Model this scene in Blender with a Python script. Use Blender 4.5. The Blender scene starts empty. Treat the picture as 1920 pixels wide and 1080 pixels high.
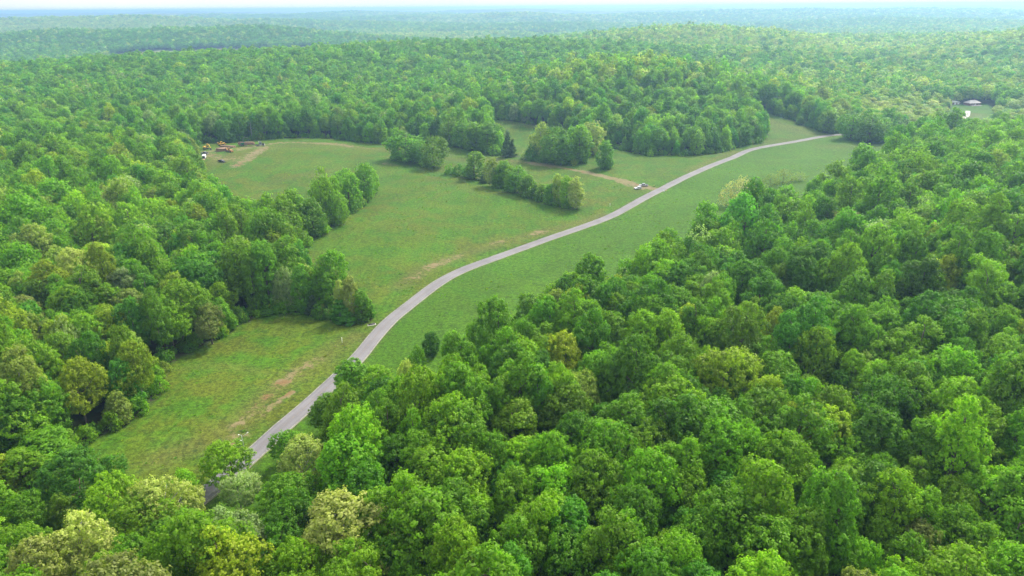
import bpy, math, random
import numpy as np
from mathutils import Vector, Matrix

random.seed(7)
rng = np.random.default_rng(11)
scene = bpy.context.scene
col = scene.collection

# ---------------------------------------------------------------- camera
CAM_H = 110.0                                   # drone height over the valley floor
FOCAL = 1280.0 / 1920.0                         # focal length over picture width
PITCH = math.atan(527.0 / 1280.0)
ROLL = math.radians(0.50)
cam_data = bpy.data.cameras.new('camera')
cam_data.sensor_width = 36.0
cam_data.lens = 36.0 * FOCAL
cam_data.clip_start = 1.0
cam_data.clip_end = 60000.0
cam = bpy.data.objects.new('camera', cam_data)
col.objects.link(cam)
_y0 = Vector((0, math.sin(PITCH), math.cos(PITCH)))
_fw = Vector((0, math.cos(PITCH), -math.sin(PITCH)))
_xc = Vector((1, 0, 0)) * math.cos(ROLL) - _y0 * math.sin(ROLL)
_yc = Vector((1, 0, 0)) * math.sin(ROLL) + _y0 * math.cos(ROLL)
cam.matrix_world = Matrix(((_xc.x, _yc.x, -_fw.x, 0), (_xc.y, _yc.y, -_fw.y, 0), (_xc.z, _yc.z, -_fw.z, CAM_H), (0, 0, 0, 1)))
scene.camera = cam

# ---------------------------------------------------------------- sky, sun, exposure
SUN_ELEV, SUN_AZ = 48.0, 38.0                   # degrees; azimuth clockwise from +Y (ahead), so ahead and to the right
SUN_STRENGTH, SUN_ANGLE, SKY_STRENGTH = 1.5, 10.0, 0.15
CLOUD = 2.4                                     # brightness of the cloud veil before the sky strength
world = bpy.data.worlds.new('World')
scene.world = world
world.use_nodes = True
wn = world.node_tree
wn.nodes.clear()
sky = wn.nodes.new('ShaderNodeTexSky')
sky.sky_type = 'NISHITA'
sky.sun_disc = False
sky.sun_elevation = math.radians(SUN_ELEV)
sky.sun_rotation = math.radians(SUN_AZ)
sky.altitude = 200.0
sky.air_density = 1.0
sky.dust_density = 7.0
sky.ozone_density = 0.3
bg = wn.nodes.new('ShaderNodeBackground')
bg.inputs['Strength'].default_value = SKY_STRENGTH
wo = wn.nodes.new('ShaderNodeOutputWorld')
# an even veil of bright cloud over the blue: thin broken overcast, the same all round
tcw = wn.nodes.new('ShaderNodeTexCoord')
cn = wn.nodes.new('ShaderNodeTexNoise'); cn.inputs['Scale'].default_value = 3.0; cn.inputs['Detail'].default_value = 5.0
wn.links.new(tcw.outputs['Generated'], cn.inputs['Vector'])
cr = wn.nodes.new('ShaderNodeMapRange')
for k, v in zip(('From Min', 'From Max', 'To Min', 'To Max'), (0.3, 0.7, 0.72, 0.92)): cr.inputs[k].default_value = v
wn.links.new(cn.outputs['Fac'], cr.inputs['Value'])
cm = wn.nodes.new('ShaderNodeMix'); cm.data_type = 'RGBA'
cm.inputs['B'].default_value = (CLOUD * 0.97, CLOUD * 0.99, CLOUD * 1.02, 1)
wn.links.new(cr.outputs[0], cm.inputs['Factor']); wn.links.new(sky.outputs[0], cm.inputs['A'])
wn.links.new(cm.outputs['Result'], bg.inputs['Color'])
wn.links.new(bg.outputs[0], wo.inputs['Surface'])
sun_data = bpy.data.lights.new('sun', 'SUN')
sun_data.energy = SUN_STRENGTH
sun_data.angle = math.radians(SUN_ANGLE)
sun_data.color = (1.0, 0.965, 0.91)
sun = bpy.data.objects.new('sun', sun_data)
col.objects.link(sun)
_e, _a = math.radians(SUN_ELEV), math.radians(SUN_AZ)
_to_sun = Vector((math.sin(_a) * math.cos(_e), math.cos(_a) * math.cos(_e), math.sin(_e)))
sun.rotation_euler = _to_sun.to_track_quat('Z', 'Y').to_euler()
scene.view_settings.view_transform = 'Standard'
scene.view_settings.look = 'None'
scene.view_settings.exposure = 1.88
scene.view_settings.gamma = 1.0
scene.render.engine = 'CYCLES'
scene.cycles.use_denoising = True
scene.cycles.max_bounces = 6
scene.cycles.diffuse_bounces = 3
scene.cycles.glossy_bounces = 2
scene.cycles.transmission_bounces = 3
scene.cycles.volume_bounces = 0
scene.cycles.transparent_max_bounces = 6
scene.cycles.caustics_reflective = False
scene.cycles.caustics_refractive = False


# ---------------------------------------------------------------- terrain
def _hash(ix, iy, seed):
    h = (ix.astype(np.int64) * 374761393 + iy.astype(np.int64) * 668265263 + seed * 1442695041) & 0x7fffffff
    h = ((h ^ (h >> 13)) * 1274126177) & 0x7fffffff
    h = (h ^ (h >> 16)) & 0xffff
    return h / 65535.0

def vnoise(x, y, seed=0):
    """smooth lattice noise in 0..1"""
    x = np.asarray(x, float); y = np.asarray(y, float)
    ix = np.floor(x); iy = np.floor(y); fx = x - ix; fy = y - iy
    fx = fx * fx * (3 - 2 * fx); fy = fy * fy * (3 - 2 * fy)
    a = _hash(ix, iy, seed); b = _hash(ix + 1, iy, seed); c = _hash(ix, iy + 1, seed); d = _hash(ix + 1, iy + 1, seed)
    return (a * (1 - fx) + b * fx) * (1 - fy) + (c * (1 - fx) + d * fx) * fy

def fbm(x, y, seed=0, octv=4):
    s = 0.0; a = 0.5; t = 0.0
    for k in range(octv):
        s = s + a * vnoise(x, y, seed + 17 * k); t += a
        x = x * 2.03 + 3.1; y = y * 2.03 - 1.7; a *= 0.5
    return s / t

def smooth(a, b, x):
    t = np.clip((x - a) / (b - a), 0, 1)
    return t * t * (3 - 2 * t)

HILLS = [  # centre x, y, radius x, radius y, turn in degrees, height in metres
    (330, 250, 190, 200, 0, 21),        # wooded rise this side of the road
    (-330, 260, 130, 190, 0, 10),       # wooded slope left of the lower field
    (-235, 545, 130, 110, 0, 7),        # swell of the far field
    (135, 790, 165, 115, 0, 35),        # wooded knoll
    (-420, 1080, 560, 260, 6, 28),      # long wooded shoulder on the left
    (60, 1240, 420, 200, 0, 26),
    (450, 1760, 420, 280, -6, 46),     # ridge in the middle distance
    (1150, 1350, 340, 280, 0, 66),      # hill at the right
    (840, 1560, 200, 300, 0, -26),      # saddle
    (-950, 1660, 620, 330, 4, -44),     # valley behind the shoulder
    (-1000, 2440, 560, 190, 8, 34),     # blue ridge
    (-150, 3000, 700, 260, -5, 20),
    (-1500, 3050, 1200, 300, 0, -26),
    (1300, 3600, 1300, 420, 6, 12),
    (-2300, 3900, 1300, 420, 8, 62),
    (300, 4900, 1900, 480, -4, 34),
    (3200, 5200, 2200, 600, 5, 58),
    (-2500, 6300, 2600, 700, -3, 56),
    (1500, 7600, 3600, 900, 3, 62),
    (-5200, 9300, 4000, 1100, 0, 66),
    (5200, 10500, 4600, 1200, 0, 70),
    (0, 13500, 9000, 1500, 0, 66),
]

def terrain(x, y):
    x = np.asarray(x, float); y = np.asarray(y, float)
    r = np.hypot(x, y)
    z = 5.0 * (fbm(x / 110.0, y / 110.0, 5, 2) - 0.5) * smooth(60, 200, r)
    for cx, cy, rx, ry, a, h in HILLS:
        c, s = math.cos(math.radians(a)), math.sin(math.radians(a))
        u = ((x - cx) * c + (y - cy) * s) / rx; v = (-(x - cx) * s + (y - cy) * c) / ry
        z = z + h * np.exp(-(u * u + v * v))
    far = smooth(1000, 2600, r)
    z = z + far * (86 * (fbm(x / 1000.0, y / 620.0, 11, 4) - 0.56))
    z = z + smooth(3000, 9000, r) * 44 * (fbm(x / 2600.0, y / 1300.0, 23, 3) - 0.42)
    return z


# ---------------------------------------------------------------- layout in metres (x right, y ahead of the drone)
LAY = {
    'clearing': [(-115.5, 123.9), (-123.2, 144.5), (-117.3, 154.8), (-110.2, 164.7), (-108.4, 180.9), (-115.2, 201.6), (-107.7, 220.3), (-99.9, 242.3), (-92.8, 246.2), (-84.3, 245.9), (-69.7, 237.6), (-54.2, 233.8), (-53.6, 239.1), (-66.5, 251.2), (-81.0, 265.8), (-90.9, 284.4), (-98.0, 299.8), (-102.8, 317.1), (-98.7, 346.8), (-93.0, 378.7), (-85.7, 424.7), (-91.9, 443.2), (-106.1, 416.0), (-115.9, 390.2), (-107.6, 326.7), (-128.6, 332.2), (-153.1, 366.9), (-176.3, 399.9), (-193.9, 421.2), (-255.5, 551.7), (-255.4, 575.1), (-234.7, 570.0), (-213.0, 586.9), (-185.3, 600.9), (-155.8, 603.3), (-123.4, 593.9), (-102.6, 590.1), (-77.8, 597.8), (-54.6, 587.0), (-40.7, 576.5), (-21.7, 558.0), (-4.6, 540.6), (1.7, 538.3), (8.5, 537.7), (18.1, 522.2), (34.1, 510.8), (45.8, 506.0), (56.0, 516.0), (62.8, 549.6), (71.9, 560.5), (85.6, 570.8), (95.0, 554.7), (108.8, 534.2), (121.8, 538.0), (136.0, 534.1), (158.5, 540.2), (168.3, 543.4), (188.1, 564.7), (199.0, 572.5), (208.7, 576.1), (224.3, 604.5), (233.3, 639.9), (235.3, 674.2), (239.7, 702.3), (263.6, 686.9), (276.5, 667.3), (283.0, 626.0), (301.4, 622.5), (292.4, 599.7), (291.5, 580.0), (301.3, 571.6), (311.5, 576.8), (351.7, 610.9), (341.9, 582.9), (232.8, 426.4), (199.9, 397.1), (184.0, 387.5), (154.6, 347.7), (131.9, 336.3), (109.1, 318.9), (92.6, 300.7), (79.8, 297.5), (66.0, 283.3), (52.4, 265.1), (39.1, 247.5), (21.2, 241.3), (9.9, 225.6), (0.3, 211.5), (-4.9, 205.0), (-11.4, 193.1), (-17.3, 183.4), (-22.4, 174.9), (-28.1, 166.6), (-37.3, 160.2), (-42.6, 153.4), (-46.4, 142.4), (-49.6, 131.7), (-51.0, 124.0), (-52.8, 115.3), (-56.2, 106.7), (-61.6, 99.7), (-67.1, 92.8), (-82.3, 100.6), (-81.9, 112.3), (-93.6, 122.3), (-101.1, 122.2)],
    'meadow': [(-22.3, 688.6), (4.0, 670.8), (23.8, 648.0), (49.3, 622.6), (60.9, 583.1), (43.3, 541.8), (17.8, 538.6), (11.4, 535.3), (0.1, 538.4), (-3.4, 571.6), (-12.0, 607.0), (-20.6, 644.8)],
    'lawn': [(483.7, 770.8), (520.5, 821.7), (564.4, 829.5), (542.6, 779.0), (473.3, 689.0), (419.1, 622.7), (396.8, 627.6)],
    'pink_field': [(646.9, 1037.3), (704.9, 1048.7), (691.6, 1020.7), (654.6, 1005.6)],
    'road': [(298.2, 615.4), (287.7, 613.4), (274.1, 604.9), (246.9, 585.9), (222.9, 572.2), (199.5, 556.8), (186.0, 543.1), (170.5, 521.2), (145.5, 492.5), (121.8, 460.8), (100.5, 432.5), (84.8, 411.0), (60.2, 375.3), (40.4, 354.2), (14.0, 328.4), (-9.0, 304.7), (-20.4, 291.9), (-25.9, 284.3), (-31.8, 274.2), (-36.3, 263.1), (-41.9, 248.5), (-46.8, 235.7), (-50.1, 220.3), (-52.4, 206.5), (-57.9, 187.3), (-61.9, 173.6), (-65.9, 162.5), (-68.4, 152.5), (-72.1, 142.3), (-76.6, 131.3), (-80.8, 123.6), (-86.0, 115.0), (-91.5, 106.9)],
    'lane': [(298.2, 615.4), (307.2, 617.4), (330.0, 619.9), (354.4, 623.0), (393.2, 650.3), (443.0, 691.4), (475.7, 725.4), (502.3, 765.4)],
    'strokes': [
        (3.0, 1.3, 'dirt', [(95.2, 423.6), (88.3, 431.4), (82.7, 439.1), (75.8, 450.5), (63.9, 469.4), (50.7, 486.9)]),
        (2.25, 1.1, 'dirt', [(50.7, 486.9), (36.2, 500.1), (24.9, 510.2), (11.1, 521.2)]),
        (3.9000000000000004, 1.2, 'dirt', [(29.5, 506.1), (17.1, 516.7)]),
        (4.5, 1.1, 'dirt', [(84.9, 431.8), (81.0, 439.3), (76.2, 448.9)]),
        (1.7999999999999998, 0.4, 'dirt', [(11.1, 521.2), (-7.4, 530.4), (-28.7, 539.8), (-50.9, 552.6)]),
        (1.9500000000000002, 0.45, 'dirt', [(-96.3, 567.4), (-114.3, 569.3), (-133.3, 575.8)]),
        (3.9000000000000004, 1.1, 'dirt', [(-135.3, 575.0), (-147.6, 579.8), (-160.3, 577.2)]),
        (2.55, 0.95, 'dirt', [(-160.3, 577.2), (-178.1, 577.2), (-194.3, 572.1), (-201.6, 561.0)]),
        (3.5999999999999996, 0.95, 'dirt', [(-197.8, 552.1), (-197.3, 526.9), (-196.6, 506.1), (-198.4, 487.3)]),
        (6.0, 0.6, 'dirt', [(-203.8, 507.6), (-217.3, 507.0), (-230.3, 521.5)]),
        (5.25, 0.75, 'dirt', [(-203.7, 560.6), (-216.3, 536.4), (-228.5, 535.7), (-235.2, 529.7)]),
        (3.0, 0.7, 'dirt', [(-95.1, 513.1), (-88.1, 509.2)]),
        (2.4000000000000004, 1.1, 'dirt', [(-37.2, 294.7), (-33.7, 298.3)]),
        (2.25, 1.0, 'dirt', [(12.0, 343.2), (17.2, 346.5)]),
        (1.9500000000000002, 0.85, 'dirt', [(-9.2, 328.0), (-5.2, 331.2)]),
        (4.6, 0.8, 'dry', [(-48.1, 272.0), (-40.9, 288.5), (-32.4, 301.2), (-18.2, 317.2), (-5.2, 329.5), (14.4, 344.8), (35.3, 358.5), (51.7, 372.6)]),
        (3.4499999999999997, 0.75, 'dry', [(124.1, 473.4), (155.2, 517.5), (182.3, 546.1)]),
        (5.75, 0.8, 'dry', [(-92.8, 148.8), (-82.9, 159.0), (-78.5, 164.9), (-76.0, 175.4), (-73.3, 189.8), (-67.0, 201.1), (-61.9, 215.1), (-56.7, 222.5)]),
        (2.4000000000000004, 0.7, 'dirt', [(-74.6, 188.4), (-72.1, 194.3), (-68.0, 201.5), (-66.6, 204.1)]),
        (1.0499999999999998, 0.9, 'dirt', [(-72.8, 170.5), (-71.2, 177.8), (-68.5, 183.9)]),
        (2.4000000000000004, 0.55, 'dirt', [(-77.5, 155.6), (-76.0, 159.4)]),
        (2.0999999999999996, 0.5, 'dirt', [(-79.0, 164.3), (-76.7, 170.6), (-75.4, 180.8)]),
        (2.53, 0.45, 'dry', [(-108.2, 199.8), (-96.6, 201.8), (-80.5, 196.2)]),
        (5.75, 0.5, 'dry', [(-99.9, 306.6), (-87.2, 290.4), (-75.5, 281.5)]),
        (6.8999999999999995, 0.7, 'dry', [(-216.7, 495.2), (-210.1, 519.6), (-189.4, 556.4), (-150.5, 573.7), (-95.2, 560.6), (-40.9, 532.6), (0.9, 524.1)]),
        (4.6, 0.5, 'dry', [(-167.2, 439.7), (-147.7, 469.3), (-123.9, 495.1)]),
        (16.099999999999998, 0.55, 'dry', [(239.6, 674.6), (259.0, 642.3), (272.8, 615.2)]),  # yellower grass colour painted in for sunlight on the far upper field
        (10.35, 0.5, 'dry', [(217.7, 580.2), (248.8, 590.6)]),
        (11.5, 0.45, 'dry', [(260.7, 555.2), (298.4, 561.2)]),
        (13.799999999999999, 0.7, 'dry', [(501.0, 777.7), (532.1, 793.4), (449.5, 684.7)]),
        (3.0, 0.5, 'dirt', [(-44.5, 279.0), (-35.7, 296.1), (-25.5, 309.1)]),
        (2.875, 0.8, 'mud', [(-2.5, 549.0), (5.2, 544.3)]),
        (1.38, 0.35, 'mud', [(174.7, 605.0), (163.5, 616.7)]),
    ],
    'trees': [
        (-80.3, 527.1, 22.3, 14.3, 'field', 'mid', 'in the hedgerow'),
        (-57.9, 507.2, 22.8, 9.9, 'field', 'olive', 'in the hedgerow'),
        (-89.3, 529.3, 6.6, 4.9, 'shrub', 'mid', 'in the hedgerow'),
        (-65.3, 510.9, 7.2, 4.8, 'shrub', 'olive', 'in the hedgerow'),
        (-43.0, 482.0, 7.3, 4.5, 'shrub', 'mid', 'in the hedgerow'),
        (-36.6, 477.2, 8.7, 4.1, 'shrub', 'dark', 'in the hedgerow'),
        (-25.6, 468.7, 19.2, 6.0, 'tall', 'olive', 'in the hedgerow'),
        (-17.9, 458.1, 8.8, 4.3, 'cedar', 'cedar', 'in the hedgerow'),
        (-12.1, 445.8, 18.8, 4.5, 'tall', 'budding', 'in the hedgerow'),
        (-4.3, 441.9, 18.3, 4.8, 'tall', 'olive', 'in the hedgerow'),
        (4.6, 425.2, 16.7, 7.0, 'field', 'mid', 'in the hedgerow'),
        (9.1, 416.2, 13.8, 4.3, 'tall', 'olive', 'in the hedgerow'),
        (14.6, 409.9, 11.0, 3.9, 'cedar', 'dark', 'in the hedgerow'),
        (28.5, 397.8, 18.7, 3.5, 'tall', 'budding', 'in the hedgerow'),
        (32.6, 393.2, 18.6, 3.8, 'tall', 'lime', 'in the hedgerow'),
        (37.9, 388.8, 18.4, 4.8, 'tall', 'pale', 'in the hedgerow'),
        (22.3, 400.7, 9.8, 4.5, 'shrub', 'olive', 'in the hedgerow'),
        (-30.7, 472.9, 8.3, 4.8, 'field', 'mid', 'in the hedgerow'),
        (-7.9, 443.5, 14.5, 3.9, 'tall', 'mid', 'in the hedgerow'),
        (0.5, 431.7, 15.9, 4.4, 'tall', 'lime', 'in the hedgerow'),
        (18.3, 405.0, 10.6, 3.6, 'tall', 'olive', 'in the hedgerow'),
        (24.1, 399.2, 12.4, 3.6, 'tall', 'mid', 'in the hedgerow'),
        (-69.0, 519.3, 16.1, 8.1, 'field', 'mid', 'in the hedgerow'),
        (-8.2, 440.2, 5.0, 4.2, 'shrub', 'mid', 'in the hedgerow'),
        (-0.1, 428.6, 4.9, 4.1, 'shrub', 'mid', 'in the hedgerow'),
        (10.4, 413.6, 4.7, 3.9, 'shrub', 'mid', 'in the hedgerow'),
        (18.0, 405.1, 4.6, 3.9, 'shrub', 'mid', 'in the hedgerow'),
        (27.4, 394.7, 4.6, 3.8, 'shrub', 'mid', 'in the hedgerow'),
        (33.6, 389.9, 4.5, 3.7, 'shrub', 'mid', 'in the hedgerow'),
        (-85.7, 246.5, 5.7, 3.1, 'layer', 'mid', 'in the lower field spur'),
        (-77.4, 243.2, 9.2, 3.3, 'cedar', 'cedar', 'in the lower field spur'),
        (-72.7, 240.1, 5.8, 2.4, 'shrub', 'tan', 'in the lower field spur'),
        (-65.6, 236.5, 9.5, 4.4, 'layer', 'blue', 'in the lower field spur'),
        (-58.3, 234.9, 4.7, 2.4, 'layer', 'dark', 'in the lower field spur'),
        (-61.1, 238.8, 17.8, 3.2, 'tall', 'pale', 'in the lower field spur'),
        (-65.7, 239.7, 16.4, 2.2, 'tall', 'pale', 'in the lower field spur'),
        (-57.6, 238.1, 12.2, 3.2, 'tall', 'mid', 'in the lower field spur'),
        (-70.8, 245.6, 16.8, 3.9, 'tall', 'mid', 'in the lower field spur'),
        (-76.2, 248.0, 16.5, 2.9, 'tall', 'mid', 'in the lower field spur'),
        (-82.2, 248.5, 19.2, 3.6, 'tall', 'mid', 'in the lower field spur'),
        (-88.1, 249.7, 17.9, 4.6, 'field', 'palegrey', 'in the lower field spur'),
        (-97.1, 251.3, 28.7, 5.5, 'tall', 'mid', 'in the lower field spur'),
        (-91.6, 261.8, 26.4, 6.1, 'tall', 'olive', 'in the lower field spur'),
        (-101.3, 247.7, 26.7, 3.8, 'tall', 'olive', 'in the lower field spur'),
        (-92.5, 246.1, 3.7, 2.9, 'shrub', 'blue', 'in the lower field spur'),
        (-96.1, 244.3, 4.1, 3.1, 'shrub', 'dark', 'in the lower field spur'),
        (-101.9, 355.8, 31.1, 6.3, 'field', 'olive', 'in the strip across the field'),
        (-97.7, 366.0, 25.4, 5.6, 'tall', 'mid', 'in the strip across the field'),
        (-94.0, 385.4, 22.9, 5.5, 'tall', 'mid', 'in the strip across the field'),
        (-90.6, 414.0, 22.9, 7.2, 'field', 'mid', 'in the strip across the field'),
        (-97.3, 356.7, 23.2, 5.7, 'field', 'olive', 'in the strip across the field'),
        (-107.6, 330.8, 26.2, 6.7, 'tall', 'mid', 'in the strip across the field'),
        (-101.5, 335.8, 20.8, 5.7, 'tall', 'mid', 'in the strip across the field'),
        (-94.9, 358.4, 7.2, 4.6, 'shrub', 'lime', 'in the strip across the field'),
        (-99.6, 340.9, 7.5, 4.7, 'shrub', 'lime', 'in the strip across the field'),
        (-91.4, 397.3, 7.2, 3.8, 'shrub', 'mid', 'in the strip across the field'),
        (-101.4, 321.6, 7.2, 3.7, 'shrub', 'lime', 'in the strip across the field'),
        (-108.6, 316.4, 27.1, 7.2, 'tall', 'olive', 'in the strip across the field'),
        (-120.2, 328.0, 24.4, 6.6, 'tall', 'olive', 'in the strip across the field'),
        (23.2, 530.5, 28.9, 8.6, 'field', 'budding', 'in the dirt track clump'),
        (31.6, 518.4, 26.7, 10.5, 'field', 'mid', 'in the dirt track clump'),
        (51.6, 515.3, 27.4, 7.6, 'tall', 'olive', 'in the dirt track clump'),
        (65.9, 545.6, 26.3, 8.9, 'field', 'pale', 'in the dirt track clump'),
        (41.6, 510.9, 21.8, 7.9, 'field', 'mid', 'in the dirt track clump'),
        (17.4, 528.6, 12.7, 6.6, 'shrub', 'blue', 'in the dirt track clump'),
        (54.0, 514.1, 9.7, 4.8, 'shrub', 'mid', 'in the dirt track clump'),
        (27.1, 517.4, 10.5, 6.0, 'shrub', 'mid', 'in the dirt track clump'),
        (68.9, 493.2, 20.4, 5.8, 'tall', 'mid', 'alone above the dirt track'),
        (68.9, 493.4, 7.4, 6.5, 'shrub', 'dark', 'under the lone field tree'),
        (-53.0, 592.0, 22.5, 8.7, 'field', 'olive', 'by the little meadow'),
        (-40.3, 579.8, 23.8, 9.4, 'field', 'mid', 'by the little meadow'),
        (-28.6, 569.4, 23.0, 8.8, 'tall', 'olive', 'by the little meadow'),
        (-19.1, 560.6, 24.9, 7.8, 'tall', 'mid', 'by the little meadow'),
        (-12.8, 551.1, 8.1, 5.1, 'shrub', 'lime', 'by the little meadow'),
        (-2.9, 542.4, 22.6, 5.1, 'cedar', 'cedar', 'by the little meadow'),
        (1.3, 543.8, 15.2, 3.8, 'cedar', 'cedar', 'by the little meadow'),
        (11.7, 532.7, 6.2, 4.6, 'shrub', 'palegrey', 'by the little meadow'),
        (274.5, 657.7, 7.9, 2.8, 'tall', 'olive', 'in the far upper field'),
        (286.3, 623.5, 20.2, 6.7, 'tall', 'lime', 'at the far road bend'),
        (291.4, 589.4, 21.8, 10.9, 'field', 'mid', 'at the far road bend'),
        (298.7, 572.5, 23.0, 10.1, 'field', 'olive', 'at the far road bend'),
        (314.2, 579.9, 19.4, 8.9, 'field', 'mid', 'at the far road bend'),
        (355.1, 620.6, 12.7, 10.0, 'field', 'dark', 'at the far road bend'),
        (130.9, 377.5, 17.1, 10.5, 'field', 'willow', 'at the right wood edge'),
        (171.3, 422.7, 9.1, 6.3, 'sparse', 'tan', 'at the right wood edge'),
        (183.3, 426.1, 5.5, 5.7, 'sparse', 'budding', 'at the right wood edge'),
        (160.4, 415.0, 8.7, 4.9, 'sparse', 'tan', 'at the right wood edge'),
        (-27.8, 207.2, 9, 2.7, 'tall', 'dark', 'at the right wood edge'),
        (-34.0, 191.5, 7, 2.9, 'shrub', 'pale', 'at the right wood edge'),
        (-31.4, 198.4, 8, 3.0, 'shrub', 'mid', 'at the right wood edge'),
        (76.5, 276.1, 14, 4.1, 'sparse', 'budding', 'at the right wood edge'),
        (-48.2, 179.7, 14, 5.3, 'oval', 'mid', 'leaning over the road'),
        (-41.0, 177.0, 12, 4.7, 'round', 'lime', 'leaning over the road'),
        (-51.1, 159.1, 13, 5.5, 'round', 'mid', 'leaning over the road'),
        (-98.9, 125.8, 18, 7.1, 'round', 'blue', 'in the near left corner'),
        (-87.8, 121.9, 16, 5.3, 'round', 'lime', 'in the near left corner'),
        (-80.8, 115.7, 15, 6.8, 'round', 'lime', 'in the near left corner'),
        (-76.2, 118.5, 17, 5.8, 'round', 'pale', 'in the near left corner'),
        (-78.2, 133.0, 9, 3.4, 'round', 'lime', 'in the near left corner'),
        (-69.5, 138.9, 12, 5.2, 'round', 'lime', 'in the near left corner'),
        (-63.5, 127.8, 12, 4.0, 'round', 'palegrey', 'in the near left corner'),
        (-62.0, 113.1, 15, 3.4, 'oval', 'palegrey', 'in the near left corner'),
        (-54.2, 107.7, 17, 5.4, 'round', 'palegrey', 'in the near left corner'),
        (-85.9, 105.3, 19, 5.9, 'round', 'pale', 'in the near left corner'),
        (-69.2, 112.1, 15, 4.7, 'oval', 'mid', 'in the near left corner'),
        (-71.4, 109.0, 14, 4.4, 'round', 'dark', 'in the near left corner'),
        (-75.0, 104.3, 15, 4.7, 'round', 'mid', 'in the near left corner'),
        (-78.8, 100.1, 15, 4.1, 'round', 'olive', 'in the near left corner'),
        (-89.1, 98.3, 19, 5.6, 'round', 'pale', 'in the near left corner'),
        (-100.0, 107.9, 15, 4.3, 'round', 'olive', 'in the near left corner'),
        (-104.4, 117.4, 14, 4.6, 'round', 'mid', 'in the near left corner'),
        (-69.6, 101.9, 13, 4.2, 'round', 'lime', 'in the near left corner'),
        (-64.8, 105.4, 14, 4.3, 'round', 'dark', 'in the near left corner'),
        (-34.8, 105.9, 22, 9.2, 'round', 'pale', 'in the bottom wood'),
        (-50.5, 133.7, 17, 6.1, 'round', 'pale', 'in the near left corner'),
        (-58.0, 146.4, 10, 3.8, 'round', 'mid', 'in the near left corner'),
        (-51.3, 119.8, 16, 6.4, 'round', 'mid', 'in the near left corner'),
        (-40.2, 133.9, 16, 4.4, 'round', 'lime', 'in the bottom wood'),
        (28.0, 141.7, 22, 6.1, 'oval', 'mid', 'in the right wood'),
        (147.1, 283.2, 19, 9.3, 'round', 'tan', 'in the right wood'),
        (78.0, 101.5, 17, 4.1, 'round', 'tan', 'in the right wood'),
        (95.7, 209.3, 19, 7.2, 'round', 'lime', 'in the right wood'),
        (-0.2, 142.7, 20, 6.0, 'oval', 'olive', 'in the right wood'),
        (-18.8, 123.2, 20, 6.6, 'oval', 'lime', 'in the right wood'),
        (69.7, 161.7, 21, 6.1, 'oval', 'mid', 'in the right wood'),
        (8.8, 120.2, 19, 6.4, 'round', 'mid', 'in the right wood'),
        (36.2, 116.5, 20, 5.7, 'round', 'olive', 'in the right wood'),
        (18.2, 159.2, 19, 5.8, 'round', 'budding', 'in the right wood'),
        (-122.2, 141.3, 8.8, 5.2, 'shrub', 'mid', 'in the left wood'),
        (-120.7, 145.6, 6.2, 4.7, 'shrub', 'olive', 'in the left wood'),
        (-118.3, 149.1, 5.0, 4.1, 'shrub', 'mid', 'in the left wood'),
        (-117.4, 142.5, 13, 6.0, 'tall', 'mid', 'in the left wood'),
        (-116.9, 134.0, 13, 5.1, 'tall', 'olive', 'in the left wood'),
        (-183.5, 257.6, 19, 6.7, 'round', 'budding', 'in the left wood'),
        (-168.2, 217.1, 18, 6.5, 'round', 'tan', 'in the left wood'),
        (-155.7, 200.8, 19, 5.3, 'round', 'budding', 'in the left wood'),
        (-146.4, 287.7, 19, 6.7, 'round', 'yellow', 'in the left wood'),
        (-135.8, 224.8, 18, 7.7, 'round', 'budding', 'in the left wood'),
        (-175.3, 268.7, 18, 7.8, 'oval', 'yellow', 'in the left wood'),
        (-107.1, 218.1, 15, 4.7, 'round', 'tan', 'in the left wood'),
        (-120.9, 193.9, 17, 5.1, 'round', 'budding', 'in the left wood'),
        (-347.1, 594.2, 19, 8.3, 'round', 'budding', 'in the left wood'),
        (-214.0, 332.7, 18, 5.4, 'round', 'palegrey', 'in the left wood'),
        (-197.0, 360.1, 19, 8.7, 'round', 'olive', 'in the left wood'),
    ],
    'objects': {'log_truck': (-204.1, 555.5), 'loader': (-217.3, 548.3), 'log_pile': (-221.5, 529.4), 'skidder': (-233.8, 553.4), 'brush': (-227.2, 545.2), 'excavator': (-238.9, 536.6), 'grey_pickup': (-234.0, 521.7), 'trailer': (-228.0, 504.9), 'black_pickup': (-211.3, 497.2), 'white_suv': (81.3, 428.8), 'road_pickup': (86.1, 434.4), 'person': (92.2, 431.6), 'sign': (95.7, 417.9), 'post1': (-60.8, 218.2), 'stake': (-62.4, 214.7), 'post2': (57.9, 388.8), 'pole': (-71.8, 152.3), 'house': (539.9, 818.6), 'house_wing': (529.8, 822.5), 'snag': (-220.2, 586.7), 'snag2': (-217.1, 589.6), 'roof': (545.7, 1105.0), 'culvert': (-53.0, 232.8), 'barn': (-403.2, 3217.5)},
}


def tag(o, label=None, cat=None, group=None, kind=None):
    if label: o['label'] = label
    if cat: o['category'] = cat
    if group: o['group'] = group
    if kind: o['kind'] = kind
    return o

def tz(x, y):
    return float(terrain(x, y))

def poly_sdf(px, py, poly):
    """signed distance to a closed polygon, positive inside"""
    P = np.array(poly, float); Q = np.roll(P, -1, axis=0)
    d2 = np.full(px.shape, 1e18); inside = np.zeros(px.shape, bool)
    for (ax, ay), (bx, by) in zip(P, Q):
        ex, ey = bx - ax, by - ay
        t = np.clip(((px - ax) * ex + (py - ay) * ey) / (ex * ex + ey * ey + 1e-9), 0, 1)
        d2 = np.minimum(d2, (px - ax - t * ex) ** 2 + (py - ay - t * ey) ** 2)
        c = ((ay > py) != (by > py)) & (px < ex * (py - ay) / (ey if abs(ey) > 1e-9 else 1e-9) + ax)
        inside ^= c
    return np.where(inside, 1, -1) * np.sqrt(d2)

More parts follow.
